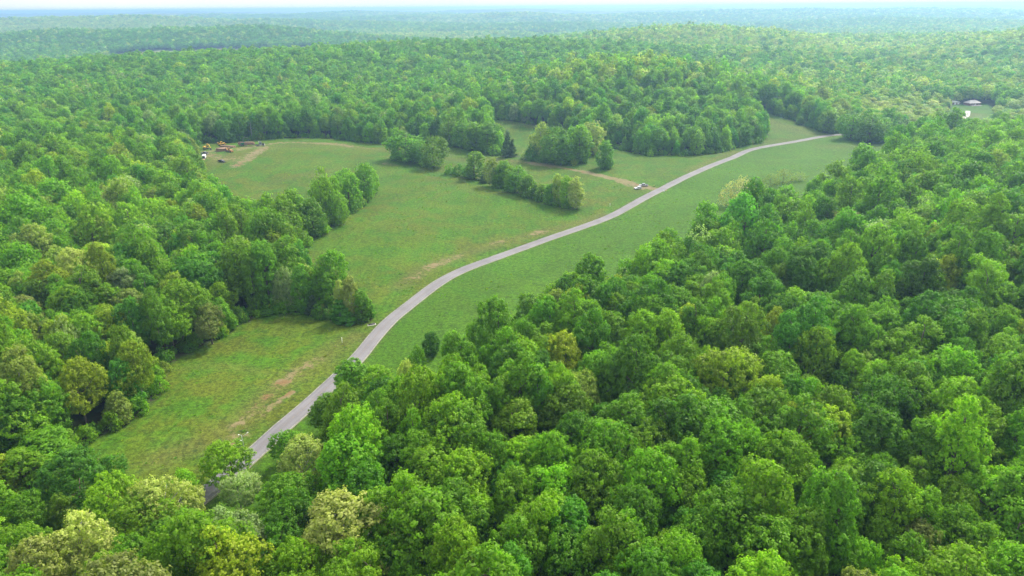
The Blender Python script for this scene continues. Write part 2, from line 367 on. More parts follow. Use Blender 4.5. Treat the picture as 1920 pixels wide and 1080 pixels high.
def line_dist(px, py, line):
    d2 = np.full(px.shape, 1e18)
    for (ax, ay), (bx, by) in zip(line[:-1], line[1:]):
        ex, ey = bx - ax, by - ay
        t = np.clip(((px - ax) * ex + (py - ay) * ey) / (ex * ex + ey * ey + 1e-9), 0, 1)
        d2 = np.minimum(d2, (px - ax - t * ex) ** 2 + (py - ay - t * ey) ** 2)
    return np.sqrt(d2)

FAR_FIELDS = [  # open land on the far hills: x, y, half sizes, turn
    (-860, 2060, 260, 110, 8), (-560, 2110, 150, 80, 0), (-330, 2620, 230, 110, 0), (-1900, 3180, 420, 150, 10), (-1350, 3150, 260, 110, 0), (-60, 3300, 300, 120, 0), (-1050, 3500, 300, 120, -5),
    (330, 2650, 160, 70, 0), (760, 1500, 70, 40, 0), (620, 1190, 60, 30, 10),
    (700, 4300, 380, 110, 0), (-2300, 4700, 450, 120, 5), (240, 5600, 520, 130, 0), (1900, 6100, 600, 150, 0), (-900, 6900, 620, 160, 0), (-4200, 8000, 900, 200, 0),
]

def open_sdf(x, y):
    """how far inside open land (positive) or woods (negative) a point lies, in metres"""
    x = np.asarray(x, float); y = np.asarray(y, float)
    d = np.full(x.shape, -1e3)
    near = np.hypot(x, y) < 1500
    if near.any():
        dn = np.full(near.sum(), -1e3)
        for k in ('clearing', 'meadow', 'lawn', 'pink_field'):
            dn = np.maximum(dn, poly_sdf(x[near], y[near], LAY[k]))
        dn = np.maximum(dn, 5.0 - line_dist(x[near], y[near], LAY['lane']))
        dn = np.maximum(dn, 6.5 - line_dist(x[near], y[near], LAY['road']))
        d[near] = dn
    for cx, cy, rx, ry, a in FAR_FIELDS:
        c, s = math.cos(math.radians(a)), math.sin(math.radians(a))
        u = ((x - cx) * c + (y - cy) * s) / rx; v = (-(x - cx) * s + (y - cy) * c) / ry
        d = np.maximum(d, (1 - np.sqrt(u * u + v * v) - 0.35 * (fbm(x / 90, y / 90, 41, 3) - 0.5)) * ry)
    return d

# ---------------------------------------------------------------- materials
def node_mat(name):
    m = bpy.data.materials.new(name)
    m.use_nodes = True
    nt = m.node_tree
    p = nt.nodes['Principled BSDF']
    return m, nt, p

def N(nt, typ, **kw):
    n = nt.nodes.new(typ)
    for k, v in kw.items():
        if k.startswith('i_'):
            n.inputs[k[2:].replace('_', ' ')].default_value = v
        else:
            setattr(n, k, v)
    return n

def noise(nt, scale, detail=4, rough=0.55, vec=None, dist=0.0):
    n = nt.nodes.new('ShaderNodeTexNoise')
    n.inputs['Scale'].default_value = scale; n.inputs['Detail'].default_value = detail
    n.inputs['Roughness'].default_value = rough; n.inputs['Distortion'].default_value = dist
    if vec is not None: nt.links.new(vec, n.inputs['Vector'])
    return n.outputs['Fac']

def mapr(nt, val, a, b, c=0.0, d=1.0):
    n = nt.nodes.new('ShaderNodeMapRange')
    n.interpolation_type = 'SMOOTHSTEP'
    nt.links.new(val, n.inputs['Value'])
    for k, v in zip(('From Min', 'From Max', 'To Min', 'To Max'), (a, b, c, d)): n.inputs[k].default_value = v
    return n.outputs['Result']

def math_(nt, op, a, b=None):
    n = nt.nodes.new('ShaderNodeMath'); n.operation = op
    for i, v in enumerate((a, b)):
        if v is None: continue
        if isinstance(v, (int, float)): n.inputs[i].default_value = v
        else: nt.links.new(v, n.inputs[i])
    return n.outputs[0]

def mixc(nt, fac, a, b, mode='MIX'):
    n = nt.nodes.new('ShaderNodeMix'); n.data_type = 'RGBA'; n.blend_type = mode; n.clamp_factor = True
    for sock, v in ((n.inputs['Factor'], fac), (n.inputs['A'], a), (n.inputs['B'], b)):
        if isinstance(v, (int, float)): sock.default_value = v
        elif isinstance(v, tuple): sock.default_value = (*v, 1.0) if len(v) == 3 else v
        else: nt.links.new(v, sock)
    return n.outputs['Result']

def attr(nt, name, typ='GEOMETRY'):
    n = nt.nodes.new('ShaderNodeAttribute'); n.attribute_name = name; n.attribute_type = typ
    return n

def plain(name, rgb, rough=0.6, metal=0.0, var=0.15, scale=3.0, spec=0.4):
    m, nt, p = node_mat(name)
    tc = N(nt, 'ShaderNodeTexCoord')
    f = noise(nt, scale, 4, 0.6, tc.outputs['Object'])
    dark = tuple(c * (1 - var) for c in rgb); lite = tuple(min(1, c * (1 + var)) for c in rgb)
    nt.links.new(mixc(nt, f, dark, lite), p.inputs['Base Color'])
    p.inputs['Roughness'].default_value = rough; p.inputs['Metallic'].default_value = metal
    p.inputs['Specular IOR Level'].default_value = spec
    return m

def leaf_material(name, trans=0.45):
    m, nt, p = node_mat(name)
    t = attr(nt, 'tint', 'INSTANCER')
    v = attr(nt, 'leaf_tone')
    tone = mapr(nt, v.outputs['Fac'], 0.0, 1.0, 0.75, 1.6)
    c = mixc(nt, 1.0, t.outputs['Color'], tone, 'MULTIPLY')
    nt.links.new(c, p.inputs['Base Color'])
    p.inputs['Roughness'].default_value = 0.55
    p.inputs['Specular IOR Level'].default_value = 0.22
    tr = N(nt, 'ShaderNodeBsdfTranslucent')
    yel = mixc(nt, 1.0, c, (1.45, 1.7, 0.6), 'MULTIPLY')
    nt.links.new(yel, tr.inputs['Color'])
    mx = N(nt, 'ShaderNodeMixShader'); mx.inputs[0].default_value = trans
    nt.links.new(p.outputs[0], mx.inputs[1]); nt.links.new(tr.outputs[0], mx.inputs[2])
    nt.links.new(mx.outputs[0], nt.nodes['Material Output'].inputs['Surface'])
    return m

LEAF = leaf_material('leaf')
BARK = plain('bark', (0.13, 0.105, 0.08), 0.9, var=0.4, scale=6)
PALE_BARK = plain('pale_bark', (0.42, 0.40, 0.35), 0.85, var=0.35, scale=4)
MATS = {
    'asphalt': None,
    'white_paint': plain('white_paint', (0.78, 0.78, 0.77), 0.3, var=0.04),
    'grey_paint': plain('grey_paint', (0.22, 0.23, 0.25), 0.3, 0.3, var=0.06),
    'silver_paint': plain('silver_paint', (0.42, 0.43, 0.45), 0.32, 0.4, var=0.06),
    'black_paint': plain('black_paint', (0.012, 0.013, 0.015), 0.22, var=0.1),
    'yellow_paint': plain('yellow_paint', (0.72, 0.42, 0.05), 0.45, var=0.2),
    'orange_paint': plain('orange_paint', (0.50, 0.26, 0.09), 0.5, var=0.2),
    'green_paint': plain('green_paint', (0.02, 0.16, 0.07), 0.4, var=0.2),
    'glass': plain('glass', (0.02, 0.026, 0.032), 0.08, var=0.05, spec=0.6),
    'rubber': plain('rubber', (0.022, 0.021, 0.02), 0.85, var=0.3),
    'steel': plain('steel', (0.16, 0.155, 0.15), 0.5, 0.5, var=0.3),
    'dark_steel': plain('dark_steel', (0.045, 0.043, 0.04), 0.6, 0.2, var=0.4),
    'log_bark': plain('log_bark', (0.30, 0.19, 0.12), 0.9, var=0.45, scale=1.3),
    'log_end': plain('log_end', (0.62, 0.40, 0.22), 0.8, var=0.2, scale=4),
    'lamp_red': plain('lamp_red', (0.45, 0.02, 0.02), 0.3),
    'lamp_clear': plain('lamp_clear', (0.75, 0.75, 0.72), 0.15),
    'galvanised': plain('galvanised', (0.50, 0.52, 0.52), 0.5, 0.3),
    'plastic_white': plain('plastic_white', (0.82, 0.83, 0.78), 0.5, var=0.04),
    'wood': plain('wood', (0.42, 0.30, 0.17), 0.8, var=0.25),
    'roof_grey': plain('roof_grey', (0.40, 0.37, 0.345), 0.8, var=0.2, scale=1.5),
    'roof_metal': plain('roof_metal', (0.72, 0.70, 0.68), 0.45, 0.1, var=0.08),
    'brick': plain('brick', (0.24, 0.115, 0.085), 0.85, var=0.3, scale=5),
    'concrete': plain('concrete', (0.42, 0.40, 0.37), 0.85, var=0.15),
    'tarp': plain('tarp', (0.30, 0.27, 0.24), 0.8, var=0.3),
    'skin': plain('skin', (0.55, 0.33, 0.24), 0.6, var=0.05),
    'denim': plain('denim', (0.05, 0.065, 0.10), 0.9, var=0.2),
    'hi_vis': plain('hi_vis', (0.62, 0.66, 0.12), 0.7, var=0.1),
}

# ---------------------------------------------------------------- the ground: one sheet from under the drone to the horizon
def build_ground():
    th = np.concatenate([np.radians(np.linspace(-52, 52, 680)), np.radians(np.linspace(52, 308, 42))[1:-1]])
    r = [12.0]
    while r[-1] < 34000:
        q = r[-1]
        step = 6.0 if q < 70 else (max(1.1, q * 0.0065) if q < 1000 else q * 0.0135)
        r.append(q + step)
    r = np.array(r)
    T, Rr = np.meshgrid(th, r)
    x = (Rr * np.sin(T)).ravel(); y = (Rr * np.cos(T)).ravel()
    z = terrain(x, y)
    nt_, nr = len(th), len(r)
    i = np.arange(nr - 1)[:, None] * nt_; j = np.arange(nt_)[None, :]; j2 = (j + 1) % nt_
    F = np.stack([i + j, i + j2, i + nt_ + j2, i + nt_ + j], axis=-1).reshape(-1, 4)[:, ::-1]
    op = open_sdf(x, y)
    # far woods stand as a raised, lumpy canopy in the sheet itself where single trees cannot be told apart any more
    far = smooth(5200, 6200, np.hypot(x, y))
    z = z + far * (op < 0) * (9 + 14 * (vnoise(x / 45, y / 45, 61) - 0.3))
    V = np.column_stack([x, y, z])
    V = np.vstack([V, [0, 0, tz(0, 0)]])
    me = bpy.data.meshes.new('ground')
    c = len(V) - 1
    cap = [(c, (k + 1) % nt_, k) for k in range(nt_)]
    nv, nf = len(V), len(F)
    me.vertices.add(nv); me.vertices.foreach_set('co', V.astype(np.float32).ravel())
    me.loops.add(nf * 4 + len(cap) * 3)
    me.loops.foreach_set('vertex_index', np.concatenate([F.ravel(), np.array(cap).ravel()]).astype(np.int32))
    me.polygons.add(nf + len(cap))
    ls = np.concatenate([np.arange(nf) * 4, nf * 4 + np.arange(len(cap)) * 3]).astype(np.int32)
    me.polygons.foreach_set('loop_start', ls)
    me.update(calc_edges=True); me.validate()
    me.polygons.foreach_set('use_smooth', np.ones(len(me.polygons), bool))
    ext = lambda a: np.append(a, 0.0).astype(np.float32)
    def put(name, a):
        me.attributes.new(name, 'FLOAT', 'POINT').data.foreach_set('value', ext(a))
    put('open', np.clip(0.5 + op / 8.0, 0, 1))
    put('canopy', far)
    m = {'dirt': np.zeros(x.shape), 'dry': np.zeros(x.shape), 'mud': np.zeros(x.shape)}
    sel = np.hypot(x, y) < 900
    for w, k, kind, line in LAY['strokes']:
        d = line_dist(x[sel], y[sel], line)
        m[kind][sel] = np.maximum(m[kind][sel], k * np.exp(-(d / w) ** 2 * 0.8))
    rd = line_dist(x[sel], y[sel], LAY['road'])
    verge = np.zeros(x.shape); verge[sel] = np.exp(-np.maximum(rd - 2.6, 0) ** 2 / 1.6)
    put('dirt', m['dirt']); put('dry', m['dry']); put('mud', m['mud']); put('verge', verge)  # 'dry' also holds the painted sunlight on the far upper field
    # right of the road the sward is lush, the field on the left is thinner and partly dried
    lush = np.zeros(x.shape)
    rl = np.array(LAY['road'])[::-1]
    side = np.interp(y, rl[:, 1], rl[:, 0])
    lush = smooth(-2, 6, x - side)
    put('lush', lush)
    put('hay', smooth(1300, 1700, np.hypot(x, y)))
    put('rosy', np.clip(0.5 + poly_sdf(x, y, LAY['pink_field']) / 6, 0, 1))

    mat, nt, p = node_mat('ground')
    geo = N(nt, 'ShaderNodeNewGeometry')
    P = geo.outputs['Position']
    n60 = noise(nt, 1 / 70, 3, 0.5, P); n12 = noise(nt, 1 / 14, 4, 0.6, P, 0.4); n2 = noise(nt, 1 / 2.4, 4, 0.65, P); nf_ = noise(nt, 1 / 0.5, 3, 0.7, P)
    # mowing and wheel marks: noise stretched along the field
    mp = N(nt, 'ShaderNodeMapping'); mp.inputs['Rotation'].default_value = (0, 0, math.radians(-36)); mp.inputs['Scale'].default_value = (1 / 3.0, 1 / 42.0, 0.05)
    nt.links.new(P, mp.inputs['Vector'])
    nst = noise(nt, 1.0, 4, 0.6, mp.outputs[0], 0.3)
    g_dry = (0.084, 0.100, 0.008); g_mid = (0.064, 0.116, 0.005); g_lush = (0.042, 0.117, 0.003)
    grass = mixc(nt, mapr(nt, n60, 0.38, 0.66, 0, 0.75), g_mid, g_dry)
    grass = mixc(nt, mapr(nt, n12, 0.40, 0.62, 0, 0.9), grass, g_lush)
    grass = mixc(nt, mapr(nt, nst, 0.5, 0.75, 0, 0.32), grass, g_dry)
    mp2 = N(nt, 'ShaderNodeMapping'); mp2.inputs['Rotation'].default_value = (0, 0, math.radians(-28)); mp2.inputs['Scale'].default_value = (1 / 1.1, 1 / 34.0, 0.05)
    nt.links.new(P, mp2.inputs['Vector'])
    grass = mixc(nt, 1.0, grass, mapr(nt, noise(nt, 1.0, 3, 0.6, mp2.outputs[0], 0.2), 0.36, 0.64, 0.93, 1.07), 'MULTIPLY')
    lu = attr(nt, 'lush').outputs['Fac']
    grass = mixc(nt, math_(nt, 'MULTIPLY', lu, mapr(nt, n12, 0.3, 0.7, 0.85, 0.35)), grass, g_lush)
    dry = attr(nt, 'dry').outputs['Fac']  # dried grass; on the far upper field this colour stands for sunlight
    dryf = math_(nt, 'MULTIPLY', dry, mapr(nt, math_(nt, 'ADD', math_(nt, 'MULTIPLY', n2, 0.6), math_(nt, 'MULTIPLY', n12, 0.6)), 0.4, 0.72, 0.25, 1.0))
    grass = mixc(nt, dryf, grass, (0.100, 0.098, 0.022))
    grass = mixc(nt, math_(nt, 'MULTIPLY', attr(nt, 'verge').outputs['Fac'], mapr(nt, n2, 0.35, 0.65, 0.1, 0.9)), grass, (0.080, 0.095, 0.022))
    # tufts and weeds
    grass = mixc(nt, mapr(nt, n2, 0.55, 0.70, 0, 0.75), grass, (0.026, 0.066, 0.009))
    vor = N(nt, 'ShaderNodeTexVoronoi'); vor.inputs['Scale'].default_value = 1 / 7.0; nt.links.new(P, vor.inputs['Vector'])
    grass = mixc(nt, math_(nt, 'MULTIPLY', mapr(nt, vor.outputs['Distance'], 0.05, 0.13, 1, 0), mapr(nt, n12, 0.52, 0.6)), grass, (0.024, 0.046, 0.010))
    grass = mixc(nt, 1.0, grass, mapr(nt, nf_, 0.25, 0.75, 0.62, 1.38), 'MULTIPLY')
    grass = mixc(nt, 1.0, grass, mapr(nt, noise(nt, 1 / 1.3, 3, 0.7, P), 0.36, 0.64, 0.70, 1.30), 'MULTIPLY')
    grass = mixc(nt, 1.0, grass, mapr(nt, noise(nt, 1 / 32, 3, 0.5, P, 0.5), 0.3, 0.7, 0.90, 1.10), 'MULTIPLY')
    # cut hay on the far hills
    hay = attr(nt, 'hay').outputs['Fac']
    grass = mixc(nt, hay, grass, mixc(nt, mapr(nt, noise(nt, 1 / 160, 3, 0.5, P), 0.4, 0.6), (0.17, 0.20, 0.05), (0.23, 0.19, 0.11)))
    # bare soil
    dirt = attr(nt, 'dirt').outputs['Fac']
    soil = mixc(nt, mapr(nt, n2, 0.3, 0.7), (0.180, 0.135, 0.066), (0.225, 0.178, 0.100))
    soil = mixc(nt, mapr(nt, n12, 0.54, 0.66), soil, (0.20, 0.108, 0.055))
    n5 = noise(nt, 1 / 3.2, 6, 0.75, P, 0.6)
    thr = mapr(nt, n5, 0.34, 0.66, 0.05, 1.15)
    df = mapr(nt, math_(nt, 'SUBTRACT', dirt, thr), -0.30, 0.28, 0, 0.80)
    df = math_(nt, 'MULTIPLY', df, mapr(nt, dirt, 0.02, 0.30))
    grass = mixc(nt, df, grass, soil)
    grass = mixc(nt, math_(nt, 'MULTIPLY', attr(nt, 'mud').outputs['Fac'], mapr(nt, n2, 0.3, 0.55)), grass, (0.055, 0.045, 0.042))
    grass = mixc(nt, attr(nt, 'rosy').outputs['Fac'], grass, (0.42, 0.24, 0.17))
    # floor of the woods
    floor_ = mixc(nt, mapr(nt, n2, 0.35, 0.65), (0.045, 0.036, 0.022), (0.035, 0.062, 0.016))
    of = attr(nt, 'open').outputs['Fac']
    edge = math_(nt, 'ADD', of, math_(nt, 'MULTIPLY', math_(nt, 'SUBTRACT', n2, 0.5), 0.5))
    c = mixc(nt, mapr(nt, edge, 0.3, 0.62), floor_, grass)
    # canopy of the farthest woods
    nc = noise(nt, 1 / 26, 5, 0.7, P); ncb = noise(nt, 1 / 420, 3, 0.5, P)
    can = mixc(nt, mapr(nt, nc, 0.35, 0.65), (0.030, 0.075, 0.018), (0.085, 0.140, 0.034))
    can = mixc(nt, mapr(nt, ncb, 0.45, 0.65, 0, 0.7), can, (0.14, 0.17, 0.06))
    c = mixc(nt, math_(nt, 'MULTIPLY', attr(nt, 'canopy').outputs['Fac'], mapr(nt, of, 0.3, 0.6, 1, 0)), c, can)
    nt.links.new(c, p.inputs['Base Color'])
    p.inputs['Roughness'].default_value = 0.9; p.inputs['Specular IOR Level'].default_value = 0.15
    bmp = N(nt, 'ShaderNodeBump'); bmp.inputs['Strength'].default_value = 0.7; bmp.inputs['Distance'].default_value = 0.5
    hgt = math_(nt, 'ADD', math_(nt, 'MULTIPLY', n2, 0.8), math_(nt, 'MULTIPLY', nf_, 0.4))
    nt.links.new(hgt, bmp.inputs['Height']); nt.links.new(bmp.outputs[0], p.inputs['Normal'])
    me.materials.append(mat)
    o = bpy.data.objects.new('ground', me); col.objects.link(o)
    tag(o, 'rolling ground with green hay fields, bare soil and forest floor', 'ground', kind='structure')
    return o

build_ground()

# ---------------------------------------------------------------- the road
def catmull(pts, step=2.0):
    P = [np.array(p, float) for p in pts]
    P = [2 * P[0] - P[1]] + P + [2 * P[-1] - P[-2]]
    out = []
    for a, b, c, d in zip(P[:-3], P[1:-2], P[2:-1], P[3:]):
        n = max(2, int(np.linalg.norm(c - b) / step))
        for k in range(n):
            t = k / n
            out.append(0.5 * (2 * b + (c - a) * t + (2 * a - 5 * b + 4 * c - d) * t * t + (3 * b - a - 3 * c + d) * t ** 3))
    out.append(P[-2])
    return np.array(out)

def smooth_line(L, n=12):
    L = L.copy()
    for _ in range(n):
        L[1:-1] = 0.25 * L[:-2] + 0.5 * L[1:-1] + 0.25 * L[2:]
    return L

def strip(name, line, offs, mat, parent=None, wob=0.0):
    """a ribbon along a line; offs = (sideways, up) pairs across it"""
    d = np.gradient(line, axis=0); d /= np.linalg.norm(d, axis=1)[:, None]
    nrm = np.column_stack([d[:, 1], -d[:, 0]])
    z0 = terrain(line[:, 0], line[:, 1])
    for _ in range(20): z0[1:-1] = 0.25 * z0[:-2] + 0.5 * z0[1:-1] + 0.25 * z0[2:]
    rows = []
    for k, (o, u) in enumerate(offs):
        w = o + (wob * (vnoise(np.arange(len(line)) / 1.7, np.full(len(line), k * 9.1), 3) - 0.5) if wob else 0)
        q = line + nrm * (w[:, None] if wob else w)
        zz = np.maximum(z0 + u, terrain(q[:, 0], q[:, 1]) + u * 0.5) if u > 0 else terrain(q[:, 0], q[:, 1]) + u
        rows.append(np.column_stack([q, zz]))
    V = np.concatenate(rows); n = len(line); k = len(offs)
    F = [(a * n + i, (a + 1) * n + i, (a + 1) * n + i + 1, a * n + i + 1) for a in range(k - 1) for i in range(n - 1)]
    F = [f[::-1] for f in F]
    me = bpy.data.meshes.new(name); me.from_pydata(V.tolist(), [], F)
    me.polygons.foreach_set('use_smooth', np.ones(len(F), bool))
    me.materials.append(mat)
    uv = me.attributes.new('across', 'FLOAT', 'POINT')
    uv.data.foreach_set('value', np.concatenate([np.full(n, o[0]) for o in offs]).astype(np.float32))
    ob = bpy.data.objects.new(name, me); col.objects.link(ob)
    if parent: ob.parent = parent
    return ob

def asphalt():
    m, nt, p = node_mat('asphalt')
    P = N(nt, 'ShaderNodeNewGeometry').outputs['Position']
    a = noise(nt, 1 / 9, 4, 0.6, P); b = noise(nt, 1 / 0.8, 4, 0.7, P); c = noise(nt, 6, 2, 0.6, P)
    base = mixc(nt, mapr(nt, a, 0.35, 0.65), (0.155, 0.147, 0.147), (0.195, 0.186, 0.186))
    base = mixc(nt, mapr(nt, noise(nt, 1 / 22, 2, 0.5, P), 0.55, 0.6, 0, 0.35), base, (0.125, 0.12, 0.122))
    base = mixc(nt, mapr(nt, b, 0.55, 0.75, 0, 0.4), base, (0.11, 0.104, 0.104))
    ac = attr(nt, 'across').outputs['Fac']
    ab = math_(nt, 'ABSOLUTE', ac)
    wheel = mapr(nt, math_(nt, 'ABSOLUTE', math_(nt, 'SUBTRACT', ab, 1.45)), 0.15, 0.75, 0.35, 0)
    base = mixc(nt, wheel, base, (0.21, 0.20, 0.20))
    edge = mapr(nt, math_(nt, 'ADD', ab, math_(nt, 'MULTIPLY', b, 0.5)), 2.85, 3.25)
    base = mixc(nt, edge, base, (0.21, 0.20, 0.135))
    base = mixc(nt, 1.0, base, mapr(nt, c, 0.2, 0.8, 0.85, 1.15), 'MULTIPLY')
    nt.links.new(base, p.inputs['Base Color']); p.inputs['Roughness'].default_value = 0.85
    p.inputs['Specular IOR Level'].default_value = 0.25
    return m

def worn_line(name, rgb, lo, hi):
    m, nt, p = node_mat(name)
    P = N(nt, 'ShaderNodeNewGeometry').outputs['Position']
    w = mapr(nt, noise(nt, 0.9, 4, 0.7, P), lo, hi)
    nt.links.new(mixc(nt, w, (0.135, 0.126, 0.128), rgb), p.inputs['Base Color']); p.inputs['Roughness'].default_value = 0.8
    return m

ROAD = smooth_line(catmull(LAY['road'], 2.0), 14)
W = 2.75
road = strip('road', ROAD, [(-W - 0.7, -0.25), (-W - 0.15, 0.10), (-W, 0.16), (-1.4, 0.20), (0, 0.22), (1.4, 0.20), (W, 0.16), (W + 0.15, 0.10), (W + 0.7, -0.25)], asphalt(), None, 0.22)
tag(road, 'pale grey two-lane asphalt road curving through the fields', 'road', kind='structure')
strip('centre_line', ROAD, [(-0.16, 0.229), (0.16, 0.229)], worn_line('centre_paint', (0.20, 0.155, 0.10), 0.4, 0.7), road)
strip('edge_line', ROAD, [(-W + 0.02, 0.172), (-W + 0.16, 0.176)], worn_line('edge_paint', (0.40, 0.42, 0.29), 0.35, 0.65), road)
strip('edge_line', ROAD, [(W - 0.16, 0.176), (W - 0.02, 0.172)], bpy.data.materials['edge_paint'], road)
LANE = smooth_line(catmull(LAY['lane'], 3.0), 8)
lane = strip('gravel_lane', LANE, [(-2.6, -0.2), (-2.1, 0.10), (0, 0.16), (2.1, 0.10), (2.6, -0.2)], plain('gravel', (0.42, 0.39, 0.35), 0.9, var=0.15, scale=0.5), wob=0.5)
tag(lane, 'pale gravel lane running on to the far house', 'lane', kind='structure')


# ---------------------------------------------------------------- trees
def unit(v):
    return v / (np.linalg.norm(v, axis=-1, keepdims=True) + 1e-9)

SHAPES = {  # nominal height, crown radius, where the crown starts (share of height)
    'round': (18.0, 6.2, 0.26), 'oval': (20.0, 4.9, 0.22), 'edge': (14.0, 5.2, 0.04), 'shrub': (5.0, 3.4, 0.0),
    'field': (18.0, 6.2, 0.05), 'tall': (20.0, 4.9, 0.05), 'cedar': (12.0, 3.2, 0.03), 'layer': (9.0, 3.6, 0.03), 'sparse': (10.0, 5.0, 0.05), 'willow': (12.0, 7.5, 0.05),
}

def envelope(kind, t):
    if kind in ('edge', 'shrub', 'willow', 'sparse'): return np.sqrt(np.clip(1 - t ** 2.2, 0, 1)) * (0.82 + 0.18 * t)
    if kind == 'cedar': return np.clip(1.02 - t, 0, 1) ** 0.85
    if kind == 'layer': return np.clip(1.05 - t, 0, 1) ** 0.6
    if kind in ('oval', 'tall'): return np.sqrt(np.clip(1 - ((t - 0.42) / 0.60) ** 2, 0, 1))
    return np.sqrt(np.clip(1 - ((t - 0.40) / 0.62) ** 2, 0, 1))

def lobes_for(kind, g):
    H0, R0, cb = SHAPES[kind]
    ch = H0 * (1 - cb)
    n = {'round': 30, 'oval': 32, 'edge': 34, 'field': 40, 'tall': 40, 'shrub': 16, 'cedar': 44, 'layer': 30, 'sparse': 22, 'willow': 26}[kind]
    lean = g.normal(0, 0.05, 2)
    ph = g.uniform(0, 6.28, 3); am = g.uniform(0.10, 0.30, 3)
    C = []; Rl = []
    for k in range(n):
        best = None
        for _ in range(9):                                   # spread the clumps: keep the candidate farthest from the others
            t = g.uniform(0.02, 0.97) if kind in ('cedar', 'layer') else 1 - abs(g.uniform(0, 1) ** 0.75 - 0.06)
            if kind == 'layer': t = round(t * 6) / 6 * 0.95
            a = g.uniform(0, 6.2832)
            wob = 1 + am[0] * math.sin(a + ph[0]) + am[1] * math.sin(2 * a + ph[1] + 3 * t) + am[2] * math.sin(3 * a + ph[2])
            lr = R0 * g.uniform(0.26, 0.42)
            if kind == 'cedar': lr = R0 * g.uniform(0.16, 0.28)
            if kind == 'layer': lr = R0 * g.uniform(0.25, 0.38)
            rad = max(0.0, float(envelope(kind, np.array(t))) * R0 * wob - lr * 0.75) * math.sqrt(g.uniform(0.55, 1.0))
            z = H0 * cb + ch * t - (lr * 0.7 if t > 0.5 else 0) + (lr * 0.5 if t < 0.2 else 0)
            c = np.array([rad * math.cos(a) + lean[0] * z, rad * math.sin(a) + lean[1] * z, max(z, lr * 0.45)])
            d = min([np.linalg.norm(c - q) for q in C], default=9)
            if best is None or d > best[0]: best = (d, c, lr)
        C.append(best[1]); Rl.append(best[2])
    return np.array(C), np.array(Rl)

def crown_mesh(name, kind, seed, tufts, leaves, size, soft=1.0):
    """leaf-sized faces gathered in tufts over clumps; the clumps fill the crown's envelope"""
    g = np.random.default_rng(seed)
    C, Rl = lobes_for(kind, g)
    H0, R0, cb = SHAPES[kind]
    mid = np.array([0, 0, H0 * (cb + 0.35 * (1 - cb))])
    out = unit(C - mid)
    n = len(C)
    nt_ = np.maximum(3, (tufts * (Rl / Rl.mean()) ** 1.6).astype(int))
    idx = np.repeat(np.arange(n), nt_)
    d = unit(g.normal(size=(len(idx), 3)))
    flip = (d * out[idx]).sum(1) < -0.25                      # clumps carry leaves on the side that looks out of the crown
    d[flip] = unit(d[flip] - 1.6 * (d[flip] * out[idx[flip]]).sum(1, keepdims=True) * out[idx[flip]])
    sq = np.array([1, 1, 0.34 if kind == 'layer' else (0.5 if kind == 'cedar' else 0.85)])
    rr = Rl[idx][:, None] * (1 + g.normal(0, 0.11, (len(idx), 1)))
    tp = C[idx] + d * rr * sq
    if kind == 'willow': tp[:, 2] -= 0.06 * np.hypot(tp[:, 0], tp[:, 1]) ** 1.5
    tone_l = g.uniform(0.25, 0.75, n)[idx]
    tone_t = np.clip(tone_l * 0.5 + g.uniform(0, 1, len(idx)) * 0.5, 0, 1)
    li = np.repeat(np.arange(len(idx)), leaves)
    m = len(li)
    up = np.array([0, 0, 1.0])
    spread = size * (0.9 if leaves > 1 else 0.2)
    loc = g.normal(0, 1, (m, 3))                              # each tuft is a small ball of leaves that face outwards from it
    q = tp[li] + loc * spread * 0.58 + d[li] * g.uniform(-0.2, 0.6, (m, 1)) * spread
    face = unit(loc) * (0.75 if leaves > 1 else 0.3)
    nrm = unit(face + d[li] * 0.55 + up * 0.35 + g.normal(0, 1, (m, 3)) * 0.25 * soft)
    t1 = unit(np.cross(nrm, unit(g.normal(size=(m, 3)))))
    t2 = np.cross(nrm, t1)
    L = (size * g.uniform(0.65, 1.3, (m, 1))); Wd = L * g.uniform(0.55, 0.8, (m, 1))
    bend = nrm * L * 0.18
    v0 = q - t1 * L * 0.5 - bend; v1 = q + t2 * Wd * 0.5; v2 = q + t1 * L * 0.5 - bend; v3 = q - t2 * Wd * 0.5
    V = np.stack([v0, v1, v2, v3], 1).reshape(-1, 3)
    V[:, 2] = np.maximum(V[:, 2], 0.05)
    tone = np.clip(tone_t[li] + g.normal(0, 0.10, m), 0, 1)
    me = bpy.data.meshes.new(name)
    me.vertices.add(4 * m); me.vertices.foreach_set('co', V.astype(np.float32).ravel())
    me.loops.add(4 * m); me.loops.foreach_set('vertex_index', np.arange(4 * m, dtype=np.int32))
    me.polygons.add(m); me.polygons.foreach_set('loop_start', np.arange(0, 4 * m, 4, dtype=np.int32))
    me.update(calc_edges=True)
    me.attributes.new('leaf_tone', 'FLOAT', 'FACE').data.foreach_set('value', tone.astype(np.float32))
    me.materials.append(LEAF)
    return me, C, Rl

def tube(V, F, pts, radii, n=6):
    base = len(V)
    pts = [np.array(p, float) for p in pts]
    for i, (p, r) in enumerate(zip(pts, radii)):
        d = unit((pts[min(i + 1, len(pts) - 1)] - pts[max(i - 1, 0)])[None])[0]
        a = np.cross(d, [0.3, 0.9, 0.1]); a /= np.linalg.norm(a) + 1e-9; b = np.cross(d, a)
        for k in range(n):
            t = 6.28319 * k / n
            V.append(tuple(p + r * (math.cos(t) * a + math.sin(t) * b)))
    for i in range(len(pts) - 1):
        for k in range(n):
            k2 = (k + 1) % n
            F.append((base + i * n + k, base + i * n + k2, base + (i + 1) * n + k2, base + (i + 1) * n + k))
    F.append(tuple(base + (len(pts) - 1) * n + k for k in range(n)))
    F.append(tuple(base + k for k in reversed(range(n))))

